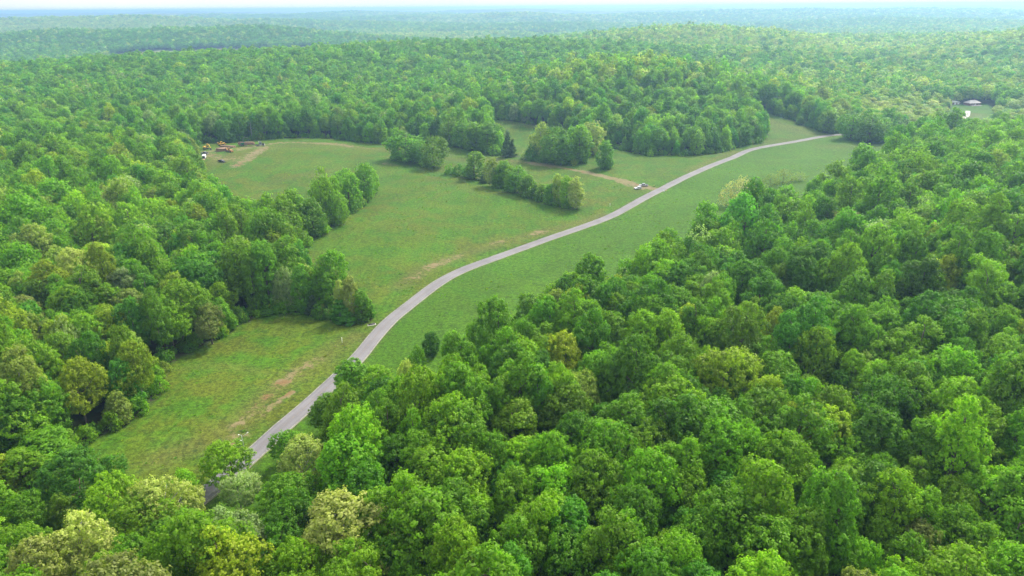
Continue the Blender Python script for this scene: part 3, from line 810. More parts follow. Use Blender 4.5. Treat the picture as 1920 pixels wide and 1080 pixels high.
def trunk_mesh(name, kind, C, Rl, seed, mat, limbs=12, sides=7):
    g = np.random.default_rng(seed + 500)
    H0, R0, cb = SHAPES[kind]
    V, F = [], []
    top = H0 * (0.62 if kind in ('round', 'edge', 'shrub', 'willow', 'sparse') else 0.86)
    r0 = {'shrub': 0.10, 'sparse': 0.14, 'layer': 0.16, 'cedar': 0.2, 'willow': 0.3}.get(kind, 0.38)
    ax = [np.array([g.normal(0, 0.12) * k / 4, g.normal(0, 0.12) * k / 4, -0.4 + (top + 0.4) * k / 4]) for k in range(5)]
    tube(V, F, ax, [r0 * 1.25, r0, r0 * 0.82, r0 * 0.6, r0 * 0.25], sides)
    for k in g.permutation(len(C))[:limbs]:
        c = C[k]
        zb = min(max(c[2] - max(1.0, 0.9 * np.hypot(c[0], c[1])), H0 * 0.06), top * 0.95)
        f = (zb + 0.4) / (top + 0.4) * 4; i = min(int(f), 3)
        s = ax[i] + (ax[i + 1] - ax[i]) * (f - i)
        mid = (s + c) / 2 + np.array([g.normal(0, 0.25), g.normal(0, 0.25), -0.12 * np.hypot(c[0], c[1])])
        tip = c + (c - s) * 0.10
        rr = r0 * 0.42
        tube(V, F, [s, mid, tip], [rr, rr * 0.6, rr * 0.15], 5)
    me = bpy.data.meshes.new(name); me.from_pydata(V, [], F)
    me.polygons.foreach_set('use_smooth', np.ones(len(me.polygons), bool))
    me.materials.append(mat)
    return me

LOD = [  # tufts per clump, leaves per tuft, leaf size
    (34, 14, 0.47), (20, 5, 0.84), (13, 1, 1.70), (3, 1, 3.0),
]
VARIANTS = {'round': 5, 'oval': 4, 'edge': 3, 'field': 3, 'tall': 3, 'shrub': 3, 'cedar': 2, 'layer': 2, 'sparse': 2, 'willow': 1}
LEAFSIZE = {'shrub': 0.62, 'cedar': 0.62, 'layer': 0.72, 'sparse': 0.55, 'willow': 0.7}
TUFTS = {'sparse': 0.55, 'shrub': 0.75, 'cedar': 0.8, 'layer': 1.1}
CROWN, TRUNK, PTRUNK = {}, {}, {}
for kind, nv in VARIANTS.items():
    for v in range(nv):
        sd = 100 * (list(VARIANTS).index(kind) + 1) + v
        for l, (tf, lv, sz) in enumerate(LOD):
            if l == 3 and kind not in ('round', 'oval'): continue
            me, C, Rl = crown_mesh(f'{kind}_crown', kind, sd, tf * TUFTS.get(kind, 1.0), lv, sz * LEAFSIZE.get(kind, 1.0))
            CROWN[kind, v, l] = me
        TRUNK[kind, v] = trunk_mesh(f'{kind}_trunk', kind, C, Rl, sd, BARK, 9 if kind in ('cedar', 'shrub') else 13)
        if kind in ('round', 'oval', 'sparse', 'field', 'tall'): PTRUNK[kind, v] = trunk_mesh(f'{kind}_pale_trunk', kind, C, Rl, sd, PALE_BARK, 16)

TONES = {  # spring leaf colours; far stands also use them as sun and cloud shadow
    'mid': ((0.120, 0.252, 0.008), 'mid-green'), 'dark': ((0.080, 0.192, 0.008), 'dark green'), 'blue': ((0.085, 0.226, 0.016), 'cool bluish-green'),
    'lime': ((0.170, 0.310, 0.008), 'bright lime-green'), 'olive': ((0.136, 0.250, 0.010), 'olive-green'), 'yellow': ((0.225, 0.300, 0.016), 'yellow-green'),
    'budding': ((0.215, 0.285, 0.045), 'pale budding'), 'pale': ((0.300, 0.350, 0.085), 'pale yellowish'), 'palegrey': ((0.240, 0.325, 0.115), 'pale grey-green'),
    'tan': ((0.175, 0.215, 0.050), 'tan-green'), 'cedar': ((0.070, 0.125, 0.045), 'dark blackish-green'), 'willow': ((0.320, 0.320, 0.160), 'buff silvery'),
}

def project(x, y, z):
    w = Vector((x, y, z - CAM_H)); d = w.dot(_fw)
    return 0.5 + FOCAL * w.dot(_xc) / d, 0.5 - FOCAL * w.dot(_yc) / d * 16 / 9, d

TONE_KEYS = ['mid', 'dark', 'blue', 'lime', 'olive', 'yellow', 'budding', 'pale', 'palegrey', 'tan']

def pick_tones(x, y, g):
    """leaf tones by place, with far sun patches and cloud shadow painted in: cooler darker stands right of the road, more budding and olive ones on the left"""
    x = np.atleast_1d(np.asarray(x, float)); y = np.atleast_1d(np.asarray(y, float))
    n = vnoise(x / 120.0, y / 120.0, 77); n2 = vnoise(x / 37.0, y / 37.0, 78)
    W = np.tile(np.array([4.2, 1.8, 1.0, 1.5, 1.8, 0.18, 0.08, 0.03, 0.08, 0.02]), (len(x), 1))
    def put(mask, **kw):
        for k, v in kw.items(): W[mask, TONE_KEYS.index(k)] = v
    def add(k, v): W[:, TONE_KEYS.index(k)] += v
    def mul(k, v): W[:, TONE_KEYS.index(k)] *= v
    put((x < -40) & (y < 1000), mid=3.0, dark=0.9, blue=0.9, lime=1.0, olive=2.8, yellow=0.5, budding=0.4, tan=0.10)
    put(y > 480, mid=3.2, blue=1.5, olive=1.8, yellow=0.3, budding=0.22, tan=0.05, dark=1.4, palegrey=0.15)
    put((x > 300) & (y > 620), yellow=2.0, budding=2.2, pale=1.5, palegrey=1.3, tan=0.12, dark=0.8)  # pale bottomland growth, with the valley's sunlight put into the leaf tones
    far = (y > 1300)
    st = np.where(far, np.maximum(0.0, vnoise(x / 480.0, y / 330.0, 79) - 0.5) * 2, 0)      # random pale or dark far stands in place of sun patches and cloud shadow
    add('budding', 4.0 * st); add('yellow', 4.0 * st); add('pale', 2.5 * st); add('dark', np.where(far, 3.0 * np.maximum(0.0, 0.45 - st), 0))  # budding, yellow and pale stand for sun patches, dark for cloud shadow
    knoll = np.exp(-((x - 130) / 62) ** 2 - ((y - 775) / 34) ** 2)  # sunlight on the knoll crest, painted as lime and yellow leaves
    ridge = np.exp(-((x - 560) / 460) ** 2 - ((y - 1600) / 180) ** 2)  # lit middle ridge, its sunlight put into paler leaf tones
    shade = 1.5 * np.exp(-((x + 1000) / 620) ** 2 - ((y - 2330) / 230) ** 2) + smooth(2600, 3400, y) * smooth(-500, 300, x) + 0.7 * np.exp(-((x - 1000) / 230) ** 2 - ((y - 1200) / 110) ** 2) + 0.45 * np.exp(-((x - 250) / 420) ** 2 - ((y - 1150) / 190) ** 2) + 0.25 * np.exp(-((x + 500) / 500) ** 2 - ((y - 1050) / 160) ** 2)  # cloud shadow and shaded hillsides painted as darker, bluer leaves
    slope = 1.5 * np.exp(-((x - 1030) / 260) ** 2 - ((y - 1380) / 70) ** 2) + 4 * np.exp(-((x + 2000) / 650) ** 2 - ((y - 3200) / 600) ** 2) + 3 * np.exp(-((x + 420) / 300) ** 2 - ((y - 2850) / 300) ** 2) + 2 * np.exp(-((x - 150) / 500) ** 2 - ((y - 4700) / 500) ** 2)  # sunlit far slopes, the light painted in as paler stands
    add('dark', 16 * shade); add('blue', 7 * shade); add('lime', 16 * knoll); add('pale', 6 * knoll); add('yellow', 22 * knoll + 8.0 * ridge + 5 * slope); add('budding', 8 * ridge + 5 * slope); add('pale', 8.0 * ridge + 5 * slope)  # budding, yellow and pale stand for sunlight, dark and blue for shade
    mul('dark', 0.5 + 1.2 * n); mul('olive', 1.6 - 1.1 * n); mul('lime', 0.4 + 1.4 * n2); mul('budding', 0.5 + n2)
    c = np.cumsum(W / W.sum(1, keepdims=True), axis=1)
    return (g.random(len(x))[:, None] > c).sum(1).clip(0, 9)

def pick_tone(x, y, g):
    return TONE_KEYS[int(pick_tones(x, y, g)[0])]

def tints_of(idx, g):
    c = np.array([TONES[k][0] for k in TONE_KEYS])[idx]
    return np.clip(c * np.exp(g.normal(0, 0.10, (len(idx), 1))) * np.exp(g.normal(0, 0.03, c.shape)), 0.005, 0.6)

def tint_of(tone, g):
    c = np.array(TONES[tone][0])
    f = math.exp(g.normal(0, 0.10))
    return tuple(np.clip(c * f * np.exp(g.normal(0, 0.03, 3)), 0.01, 0.6))

TREES = []      # dicts of every single tree to place
g3 = np.random.default_rng(21)
for x, y, h, R, kind, tone, place in LAY['trees']:
    if tone == 'willow': kind = 'willow'
    TREES.append(dict(x=x, y=y, h=h, R=R, kind=kind, tone=tone, place=place, hero=True))

hx = np.array([t['x'] for t in TREES]); hy = np.array([t['y'] for t in TREES]); hR = np.array([t['R'] for t in TREES])

def scatter(r0, r1, sp, seed, ang=46):
    """jittered triangular lattice of points ahead of the drone between two distances"""
    g = np.random.default_rng(seed)
    xm = r1 * math.sin(math.radians(ang))
    xs = np.arange(-xm, xm, sp); ys = np.arange(-30 if r0 < 60 else r0 * 0.6, r1, sp * 0.866)
    X, Y = np.meshgrid(xs, ys)
    X = X + (np.arange(len(ys)) % 2)[:, None] * sp / 2
    X = X + g.uniform(-0.40, 0.40, X.shape) * sp; Y = Y + g.uniform(-0.40, 0.40, Y.shape) * sp
    X = X.ravel(); Y = Y.ravel(); r = np.hypot(X, Y)
    k = (r >= r0) & (r < r1) & ((np.abs(np.arctan2(X, Y)) < math.radians(ang)) | (r < 60))
    return X[k], Y[k]

X, Y = scatter(45, 960, 7.6, 5)
sd = open_sdf(X, Y)
keep = sd < -2.2
X, Y, sd = X[keep], Y[keep], sd[keep]
near_hero = np.zeros(X.shape, bool)
for t in TREES:
    a, b, c = t['x'], t['y'], t['R']
    near_hero |= (X - a) ** 2 + (Y - b) ** 2 < (0.62 * c + 2.6) ** 2
    if t['tone'] == 'willow': near_hero |= (X - a + 3) ** 2 + (Y - b + 10) ** 2 < (c + 9) ** 2
X, Y, sd = X[~near_hero], Y[~near_hero], sd[~near_hero]
for x, y, s in zip(X, Y, sd):
    f = g3.random()
    kind = 'round' if f < 0.6 else 'oval'
    if s > -7.5 and g3.random() < 0.8: kind = 'edge'
    elif f > 0.985: kind = 'cedar'
    elif f > 0.968: kind = 'sparse'
    vig = float(np.clip(g3.normal(1, 0.21), 0.55, 1.5))
    h = {'round': 18.5, 'oval': 21.0, 'edge': 14.5, 'cedar': 14.0, 'sparse': 18.0}[kind] * vig * g3.uniform(0.9, 1.1)
    R = {'round': 5.2, 'oval': 4.2, 'edge': 4.6, 'cedar': 3.2, 'sparse': 5.0}[kind] * vig * g3.uniform(0.85, 1.2)
    low = float(np.exp(-((x - 475) / 120) ** 2 - ((y - 705) / 100) ** 2))
    h *= 1 - 0.70 * min(1.0, low * 1.6); R *= 1 - 0.25 * low
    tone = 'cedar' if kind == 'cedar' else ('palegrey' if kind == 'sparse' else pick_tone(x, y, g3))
    if low > 0.4 and g3.random() < 0.6: tone = str(g3.choice(['budding', 'pale', 'yellow', 'palegrey']))
    TREES.append(dict(x=float(x), y=float(y), h=h, R=R, kind=kind, tone=tone, place=None, hero=False))

for t in TREES:
    t['z'] = tz(t['x'], t['y'])
    t['u'], t['v'], t['d'] = project(t['x'], t['y'], t['z'] + t['h'] * 0.8)
    t['size'] = t['R'] / t['d'] if 0.0 < t['u'] < 1.0 and 0.02 < t['v'] < 1.0 else 0
    t['rot'] = g3.uniform(0, 6.283)
    t['var'] = int(g3.integers(VARIANTS[t['kind']]))
    t['tint'] = tint_of(t['tone'], g3)

NAMES = {'round': 'broadleaf_tree', 'oval': 'broadleaf_tree', 'edge': 'broadleaf_tree', 'field': 'broadleaf_tree', 'tall': 'broadleaf_tree', 'willow': 'broadleaf_tree', 'sparse': 'broadleaf_tree', 'cedar': 'cedar_tree', 'layer': 'broadleaf_tree', 'shrub': 'shrub'}
WORDS = {'round': 'round-crowned tree', 'oval': 'tall oval tree', 'edge': 'low-branched tree', 'field': 'bushy round tree', 'tall': 'tall bushy tree', 'willow': 'domed willow', 'sparse': 'thin-leaved tree', 'cedar': 'conical cedar', 'layer': 'tree with layered boughs', 'shrub': 'shrub'}

def place_of(t):
    x, y = t['x'], t['y']
    rx = float(np.interp(y, [p[1] for p in reversed(LAY['road'])], [p[0] for p in reversed(LAY['road'])]))
    return 'in the right wood' if x > rx else 'in the left wood'

ORD = 'first second third fourth fifth sixth seventh eighth ninth tenth eleventh twelfth thirteenth fourteenth fifteenth sixteenth seventeenth eighteenth nineteenth twentieth'.split()
BANDS = ['at the bottom edge', 'one tenth up the picture', 'one fifth up the picture', 'three tenths up the picture', 'two fifths up the picture',
         'halfway up the picture', 'three fifths up the picture', 'seven tenths up the picture', 'four fifths up the picture', 'near the top edge']

def label_trees(trees):
    """colour and shape first; then, where several alike stand in one place or band of the picture, their order from the left"""
    buckets = {}
    for t in trees:
        t['where'] = t['place'] or ('in right wood' if place_of(t).startswith('in the right') else 'in left wood') + ', ' + BANDS[min(9, max(0, int((1 - t['v']) * 10)))]
        buckets.setdefault((TONES[t['tone']][1], WORDS[t['kind']], t['where']), []).append(t)
    for (tone, word, where), ts in buckets.items():
        ts.sort(key=lambda t: t['u'])
        for i, t in enumerate(ts):
            t['label'] = f'{tone} {word} {where}' if len(ts) == 1 else f'{tone} {word}, {ORD[i]} such from left, {where}'
            if len(t['label'].split()) > 16: t['label'] = t['label'].replace(' the picture', '')
            if len(t['label'].split()) > 16: t['label'] = t['label'].replace(' such', '')

def add_tree(t):
    kind, v = t['kind'], t['var']
    H0, R0, cb = SHAPES[kind]
    e = bpy.data.objects.new(NAMES[kind], None); col.objects.link(e)
    e.empty_display_size = 1.0
    e.location = (t['x'], t['y'], t['z']); e.rotation_euler = (0, 0, t['rot']); e.scale = (t['R'] / R0, t['R'] / R0, t['h'] / H0)
    lod = 0 if t['d'] < 300 else 1
    c = bpy.data.objects.new('crown', CROWN[kind, v, lod]); col.objects.link(c); c.parent = e
    c['tint'] = [float(q) for q in t['tint']]
    pale = t['tone'] in ('pale', 'palegrey', 'budding') and (kind, v) in PTRUNK
    k = bpy.data.objects.new('trunk', PTRUNK[kind, v] if pale else TRUNK[kind, v]); col.objects.link(k); k.parent = e
    lab = t['label']
    tag(e, lab, {'shrub': 'shrub', 'cedar': 'cedar tree'}.get(kind, 'tree'), {'shrub': 'shrubs along the field edges', 'cedar': 'cedar trees'}.get(kind, 'broadleaf trees around the fields'))
    return e

heroes = [t for t in TREES if t['hero']]
n_hero = sum(NAMES[t['kind']] == 'broadleaf_tree' for t in heroes)
fill = sorted([t for t in TREES if not t['hero'] and t['kind'] != 'cedar'], key=lambda t: -t['size'])
single = heroes + fill[:max(0, 298 - n_hero)]
label_trees(single)
for t in single: add_tree(t)
done = set(id(t) for t in single)
rest = [t for t in TREES if id(t) not in done]

# ---------------------------------------------------------------- the woods beyond the single trees
def proto(kind, v, lod):
    """crown and trunk joined, only as a source for the instances"""
    me = CROWN[kind, v, lod].copy()
    if lod < 2:
        tm = TRUNK[kind, v]
        import bmesh
        bm = bmesh.new(); bm.from_mesh(me)
        lay = bm.faces.layers.float.get('leaf_tone')
        nf = len(bm.faces)
        bm.from_mesh(tm)
        bm.faces.ensure_lookup_table()
        for f in bm.faces[nf:]: f.material_index = 1
        bm.to_mesh(me); bm.free()
        me.materials.append(BARK)
    return bpy.data.objects.new('tree_source', me)

PROTO = {}
def woods(name, items, label):
    """items: (x, y, z, rot, sx, sz, kind, var, lod, tint)"""
    keys = sorted({(i[6], i[7], i[8]) for i in items})
    for k in keys:
        if k not in PROTO: PROTO[k] = proto(*k)
    me = bpy.data.meshes.new(name)
    n = len(items)
    me.vertices.add(n)
    me.vertices.foreach_set('co', np.array([i[:3] for i in items], np.float32).ravel())
    me.attributes.new('turn', 'FLOAT_VECTOR', 'POINT').data.foreach_set('vector', np.array([(0, 0, i[3]) for i in items], np.float32).ravel())
    me.attributes.new('size', 'FLOAT_VECTOR', 'POINT').data.foreach_set('vector', np.array([(i[4], i[4], i[5]) for i in items], np.float32).ravel())
    me.attributes.new('tint', 'FLOAT_VECTOR', 'POINT').data.foreach_set('vector', np.array([i[9] for i in items], np.float32).ravel())
    kid = {k: j for j, k in enumerate(keys)}
    me.attributes.new('sort', 'INT', 'POINT').data.foreach_set('value', np.array([kid[i[6], i[7], i[8]] for i in items], np.int32))
    o = bpy.data.objects.new(name, me); col.objects.link(o)
    ng = bpy.data.node_groups.new(name, 'GeometryNodeTree')
    ng.interface.new_socket('Geometry', in_out='INPUT', socket_type='NodeSocketGeometry')
    ng.interface.new_socket('Geometry', in_out='OUTPUT', socket_type='NodeSocketGeometry')
    gi = ng.nodes.new('NodeGroupInput'); go = ng.nodes.new('NodeGroupOutput')
    def named(nm, typ):
        a = ng.nodes.new('GeometryNodeInputNamedAttribute'); a.data_type = typ; a.inputs['Name'].default_value = nm
        return a.outputs['Attribute']
    turn, size, sort = named('turn', 'FLOAT_VECTOR'), named('size', 'FLOAT_VECTOR'), named('sort', 'INT')
    join = ng.nodes.new('GeometryNodeJoinGeometry')
    for k in keys:
        cmp = ng.nodes.new('FunctionNodeCompare'); cmp.data_type = 'INT'; cmp.operation = 'EQUAL'
        ng.links.new(sort, [s for s in cmp.inputs if s.name == 'A' and s.type == 'INT'][0])
        [s for s in cmp.inputs if s.name == 'B' and s.type == 'INT'][0].default_value = kid[k]
        oi = ng.nodes.new('GeometryNodeObjectInfo'); oi.inputs['Object'].default_value = PROTO[k]
        ip = ng.nodes.new('GeometryNodeInstanceOnPoints')
        ng.links.new(gi.outputs[0], ip.inputs['Points']); ng.links.new(cmp.outputs[0], ip.inputs['Selection'])
        ng.links.new(oi.outputs['Geometry'], ip.inputs['Instance'])
        ng.links.new(turn, ip.inputs['Rotation']); ng.links.new(size, ip.inputs['Scale'])
        ng.links.new(ip.outputs[0], join.inputs[0])
    ng.links.new(join.outputs[0], go.inputs[0])
    md = o.modifiers.new('woods', 'NODES'); md.node_group = ng
    tag(o, label, 'forest', kind='stuff')
    return o

def item(t, lod):
    H0, R0, cb = SHAPES[t['kind']]
    return (t['x'], t['y'], t['z'], t['rot'], t['R'] / R0, t['h'] / H0, t['kind'], t['var'], lod, t['tint'])

lod_of = lambda d: 0 if d < 260 else (1 if d < 700 else 2)
rl = LAY['road']
rxs = lambda y: float(np.interp(y, [p[1] for p in reversed(rl)], [p[0] for p in reversed(rl)]))
groups = {'left': [], 'right': [], 'back': []}
for t in rest:
    if not (-0.22 < t['u'] < 1.22 and t['v'] < 1.35 and t['d'] > 0) : continue
    k = 'back' if t['y'] > 620 else ('right' if t['x'] > rxs(t['y']) else 'left')
    groups[k].append(item(t, lod_of(t['d'])))
woods('forest', groups['right'], 'dense green broadleaf forest on the rise right of the road')
woods('forest', groups['left'], 'dense mixed green forest left of the hay fields')

# low growth that closes the edges of the woods down to the ground
def undergrowth():
    g = np.random.default_rng(91)
    X, Y = scatter(60, 800, 2.6, 92)
    s = open_sdf(X, Y)
    k = (s < 0.2) & (s > -6.0) & (g.random(len(X)) < 0.62)
    X, Y = X[k], Y[k]
    Z = terrain(X, Y)
    out = []
    for x, y, z in zip(X, Y, Z):
        u, v, d = project(x, y, z + 2)
        if not (-0.1 < u < 1.1 and v < 1.1): continue
        q = float(np.clip(g.normal(0.62, 0.2), 0.25, 1.2))
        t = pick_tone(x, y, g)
        if t in ('pale', 'palegrey', 'tan') and g.random() < 0.6: t = 'mid'
        out.append((x, y, z - 0.15, g.uniform(0, 6.283), q, q * g.uniform(0.9, 1.5), 'shrub', int(g.integers(3)), 1 if d < 330 else 2, tint_of(t, g)))
    o = woods('undergrowth', out, 'low leafy undergrowth closing the edges of the woods')
    o['category'] = 'undergrowth'
undergrowth()

# coarse grass and weeds that stand proud of the sward
def grass_tufts():
    g = np.random.default_rng(51)
    for v in range(3):
        m = 26
        a = g.uniform(0, 6.283, m); r = g.uniform(0, 0.34, m); base = np.column_stack([r * np.cos(a), r * np.sin(a), np.zeros(m)])
        out = np.column_stack([np.cos(a), np.sin(a), np.zeros(m)]); L = g.uniform(0.18, 0.42, (m, 1)); side = np.column_stack([-np.sin(a), np.cos(a), np.zeros(m)]) * 0.07
        tip = base + out * L * 0.6 + np.array([0, 0, 1]) * L * 0.8; mid = base + out * L * 0.2 + np.array([0, 0, 1]) * L * 0.55
        V = np.stack([base - side * 0.6, mid - side, tip, mid + side], 1).reshape(-1, 3)
        me = bpy.data.meshes.new('tuft'); me.from_pydata(V.tolist(), [], [(4 * i, 4 * i + 1, 4 * i + 2, 4 * i + 3) for i in range(m)])
        me.attributes.new('leaf_tone', 'FLOAT', 'FACE').data.foreach_set('value', g.uniform(0.2, 0.8, m).astype(np.float32))
        me.materials.append(LEAF)
        PROTO['tuft', v, 0] = bpy.data.objects.new('tuft_source', me)
    X, Y = scatter(110, 520, 1.35, 52, 40)
    s = open_sdf(X, Y)
    w = fbm(X / 9.0, Y / 9.0, 53, 3)
    k = (s > 0.3) & (g.random(len(X)) < np.clip((w - 0.50) * 1.2, 0.012, 0.22)) & (line_dist(X, Y, LAY['road']) > 3.6)
    for wd, st, kind, line in LAY['strokes']:
        if kind == 'dirt': k &= line_dist(X, Y, line) > wd * 0.9
    X, Y, w = X[k], Y[k], w[k]
    Z = terrain(X, Y)
    q = np.clip(g.lognormal(-0.45, 0.35, len(X)), 0.35, 1.5)
    base = np.where((g.random(len(X)) < 0.35)[:, None], np.array([0.170, 0.220, 0.024]), np.array([0.095, 0.215, 0.016])) * np.exp(g.normal(0, 0.18, (len(X), 1)))
    o = woods('grass', [(X[i], Y[i], Z[i] - 0.02, g.uniform(0, 6.283), q[i], q[i], 'tuft', int(g.integers(3)), 0, base[i]) for i in range(len(X))], 'coarse grass tufts and weeds across the hay fields')
    o['category'] = 'grass'
grass_tufts()

def far_items(r0, r1, sp, seed, grow, lod):
    X, Y = scatter(r0, r1, sp, seed, 42)
    s = open_sdf(X, Y) < -3
    X, Y = X[s], Y[s]
    Z = terrain(X, Y)
    g = np.random.default_rng(seed + 1)
    n = len(X)
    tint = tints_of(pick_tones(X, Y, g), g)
    ov = g.random(n) < 0.3; vig = np.clip(g.normal(1, 0.18, n), 0.6, 1.45); rot = g.uniform(0, 6.283, n)
    var = np.where(ov, g.integers(VARIANTS['oval'], size=n), g.integers(VARIANTS['round'], size=n))
    return [(X[i], Y[i], Z[i], rot[i], vig[i] * grow * 0.95, vig[i] * (0.92 + 0.1 * grow), 'oval' if ov[i] else 'round', int(var[i]), lod, tint[i]) for i in range(n)]
groups['back'] += far_items(960, 1700, 9.0, 31, 1.05, 2)
woods('forest', groups['back'], 'green wooded knoll and shoulders behind the hay fields')
woods('forest', far_items(1700, 4200, 10.5, 33, 1.2, 3) + far_items(4200, 6600, 17.0, 35, 1.9, 3), 'hazy blue-green forest on the distant hills')


# ---------------------------------------------------------------- small things: machines, cars, posts, houses
class MB:
    """collects boxes, prisms and tubes and links them as one mesh"""
    def __init__(self): self.V, self.F = [], []
    def box(self, c, s, top=(1, 1), shift=(0, 0), rot=None):
        b = len(self.V)
        for k, z in ((0, -0.5), (1, 0.5)):
            tx, ty = (top if k else (1, 1)); ox, oy = (shift if k else (0, 0))
            for x, y in ((-0.5, -0.5), (0.5, -0.5), (0.5, 0.5), (-0.5, 0.5)):
                v = Vector((x * s[0] * tx + ox, y * s[1] * ty + oy, z * s[2]))
                if rot is not None: v = rot @ v
                self.V.append(tuple(v + Vector(c)))
        self.F += [tuple(b + i for i in f) for f in ((3, 2, 1, 0), (4, 5, 6, 7), (0, 1, 5, 4), (1, 2, 6, 5), (2, 3, 7, 6), (3, 0, 4, 7))]
        return self
    def prism(self, prof, y0, y1):
        """prof: (x, z) outline, counter-clockwise seen from -y"""
        b = len(self.V); n = len(prof)
        self.V += [(x, y0, z) for x, z in prof] + [(x, y1, z) for x, z in prof]
        self.F.append(tuple(b + i for i in range(n))); self.F.append(tuple(b + n + i for i in reversed(range(n))))
        self.F += [(b + (i + 1) % n, b + i, b + n + i, b + n + (i + 1) % n) for i in range(n)]
        return self
    def tube(self, pts, r, n=8):
        rr = r if isinstance(r, (list, tuple)) else [r] * len(pts)
        tube(self.V, self.F, pts, rr, n); return self
    def beam(self, a, b, w, h):
        a, b = Vector(a), Vector(b); d = b - a
        q = d.to_track_quat('X', 'Z').to_matrix()
        return self.box((a + b) / 2, (d.length, w, h), rot=q)
    def build(self, name, mat, parent=None, bevel=0.0, smooth_=False):
        me = bpy.data.meshes.new(name); me.from_pydata([tuple(v) for v in self.V], [], self.F)
        me.materials.append(MATS[mat] if isinstance(mat, str) else mat)
        if smooth_: me.polygons.foreach_set('use_smooth', np.ones(len(me.polygons), bool))
        o = bpy.data.objects.new(name, me); col.objects.link(o)
        if parent is not None: o.parent = parent
        if bevel:
            b = o.modifiers.new('bevel', 'BEVEL'); b.width = bevel; b.segments = 2; b.limit_method = 'ANGLE'
        return o

def thing(name, key, label, cat, heading=0.0, group=None, off=(0, 0)):
    x, y = LAY['objects'][key] if isinstance(key, str) else key
    x += off[0]; y += off[1]
    e = bpy.data.objects.new(name, None); col.objects.link(e)
    hx, hy = math.cos(math.radians(heading)), math.sin(math.radians(heading))
    e.location = (x, y, tz(x, y))
    # stand square on the slope
    gx = (tz(x + hx * 2, y + hy * 2) - tz(x - hx * 2, y - hy * 2)) / 4
    e.rotation_euler = (0, -math.atan(gx), math.radians(heading))
    return tag(e, label, cat, group)

def wheel(parent, x, y, r, w, rim='galvanised', name='wheel'):
    s = 1 if y > 0 else -1
    t = MB(); n = 16
    t.tube([(x, y - w / 2, r), (x, y - w / 2 + 0.03, r), (x, y + w / 2 - 0.03, r), (x, y + w / 2, r)], [r * 0.86, r, r, r * 0.86], n)
    o = t.build(name, 'rubber', parent)
    MB().tube([(x, y + s * (w / 2 - 0.02), r), (x, y + s * (w / 2 + 0.02), r)], [r * 0.58, r * 0.5], 12).build('rim', rim, o)
    return o

def pickup(key, heading, paint, label, cat='pickup truck', suv=False, off=(0, 0)):
    """front towards +x"""
    name = 'parked_suv' if suv else 'parked_pickup'
    e = thing(name, key, label, cat, heading, 'vehicles parked on the land', off)
    b = MB()
    if suv:
        b.prism([(-2.35, 0.45), (2.3, 0.42), (2.42, 0.62), (2.36, 0.98), (1.15, 1.12), (-2.36, 1.12), (-2.44, 0.7)], -0.95, 0.95)
        b.build('body', paint, e, 0.07)
        c = MB(); c.box((-0.72, 0, 1.42), (3.3, 1.80, 0.62), (0.80, 0.80), (-0.22, 0)).build('cabin', 'glass', e, 0.04)
        MB().box((-0.92, 0, 1.76), (2.62, 1.46, 0.09), (0.94, 0.92)).build('roof', paint, e, 0.03)
        for s in (-1, 1):
            p = MB()
            for x0, x1 in ((0.98, 0.50), (-0.62, -0.62), (-2.30, -2.14)): p.beam((x0, s * 0.90, 1.10), (x1 * 0.98, s * 0.735, 1.75), 0.09, 0.09)
            p.build('window_pillar', paint, e)
    else:
        b.prism([(0.35, 0.50), (2.75, 0.48), (2.88, 0.70), (2.82, 1.06), (1.45, 1.16), (0.35, 1.16)], -0.98, 0.98)
        b.box((-0.45, 0, 0.83), (1.7, 1.96, 0.66))
        b.build('body', paint, e, 0.06)
        bed = MB()
        bed.box((-2.05, 0, 0.62), (1.66, 1.90, 0.16)); bed.box((-2.05, 0.92, 0.86), (1.66, 0.12, 0.60)); bed.box((-2.05, -0.92, 0.86), (1.66, 0.12, 0.60)); bed.box((-2.85, 0, 0.86), (0.10, 1.96, 0.60)); bed.box((-1.26, 0, 0.86), (0.08, 1.80, 0.58))
        bed.build('truck_bed', paint, e, 0.02)
        MB().box((0.10, 0, 1.46), (2.35, 1.84, 0.62), (0.70, 0.80), (-0.15, 0)).build('cabin', 'glass', e, 0.04)
        MB().box((-0.06, 0, 1.80), (1.68, 1.48, 0.10), (0.92, 0.92)).build('roof', paint, e, 0.03)
        for s in (-1, 1):
            p = MB()
            for x0, x1 in ((1.22, 0.66), (0.0, -0.05), (-1.04, -0.84)): p.beam((x0, s * 0.92, 1.15), (x1, s * 0.745, 1.80), 0.10, 0.08)
            p.build('window_pillar', paint, e)
    xf, xr = (1.45, -1.45) if suv else (1.85, -1.85)
    for x in (xf, xr):
        for s in (-1, 1): wheel(e, x, s * 0.86, 0.39, 0.26)
    fx, bx = (2.42, -2.44) if suv else (2.86, -2.91)
    MB().box((fx, 0, 0.50), (0.14, 1.86, 0.22)).build('bumper', 'dark_steel', e, 0.02)
    MB().box((bx, 0, 0.52), (0.12, 1.80, 0.2)).build('bumper', 'galvanised', e, 0.02)
    MB().box((fx - 0.02, 0, 0.82), (0.10, 1.1, 0.24)).build('grille', 'dark_steel', e)
    for s in (-1, 1):
        MB().box((fx - 0.05, s * 0.76, 0.86), (0.14, 0.32, 0.2)).build('headlight', 'lamp_clear', e)
        MB().box((bx + 0.02, s * 0.86, 0.92), (0.1, 0.16, 0.34)).build('tail_light', 'lamp_red', e)
        MB().box((0.95 if not suv else 0.75, s * 1.06, 1.2), (0.12, 0.2, 0.16)).build('mirror', paint, e)
    return e

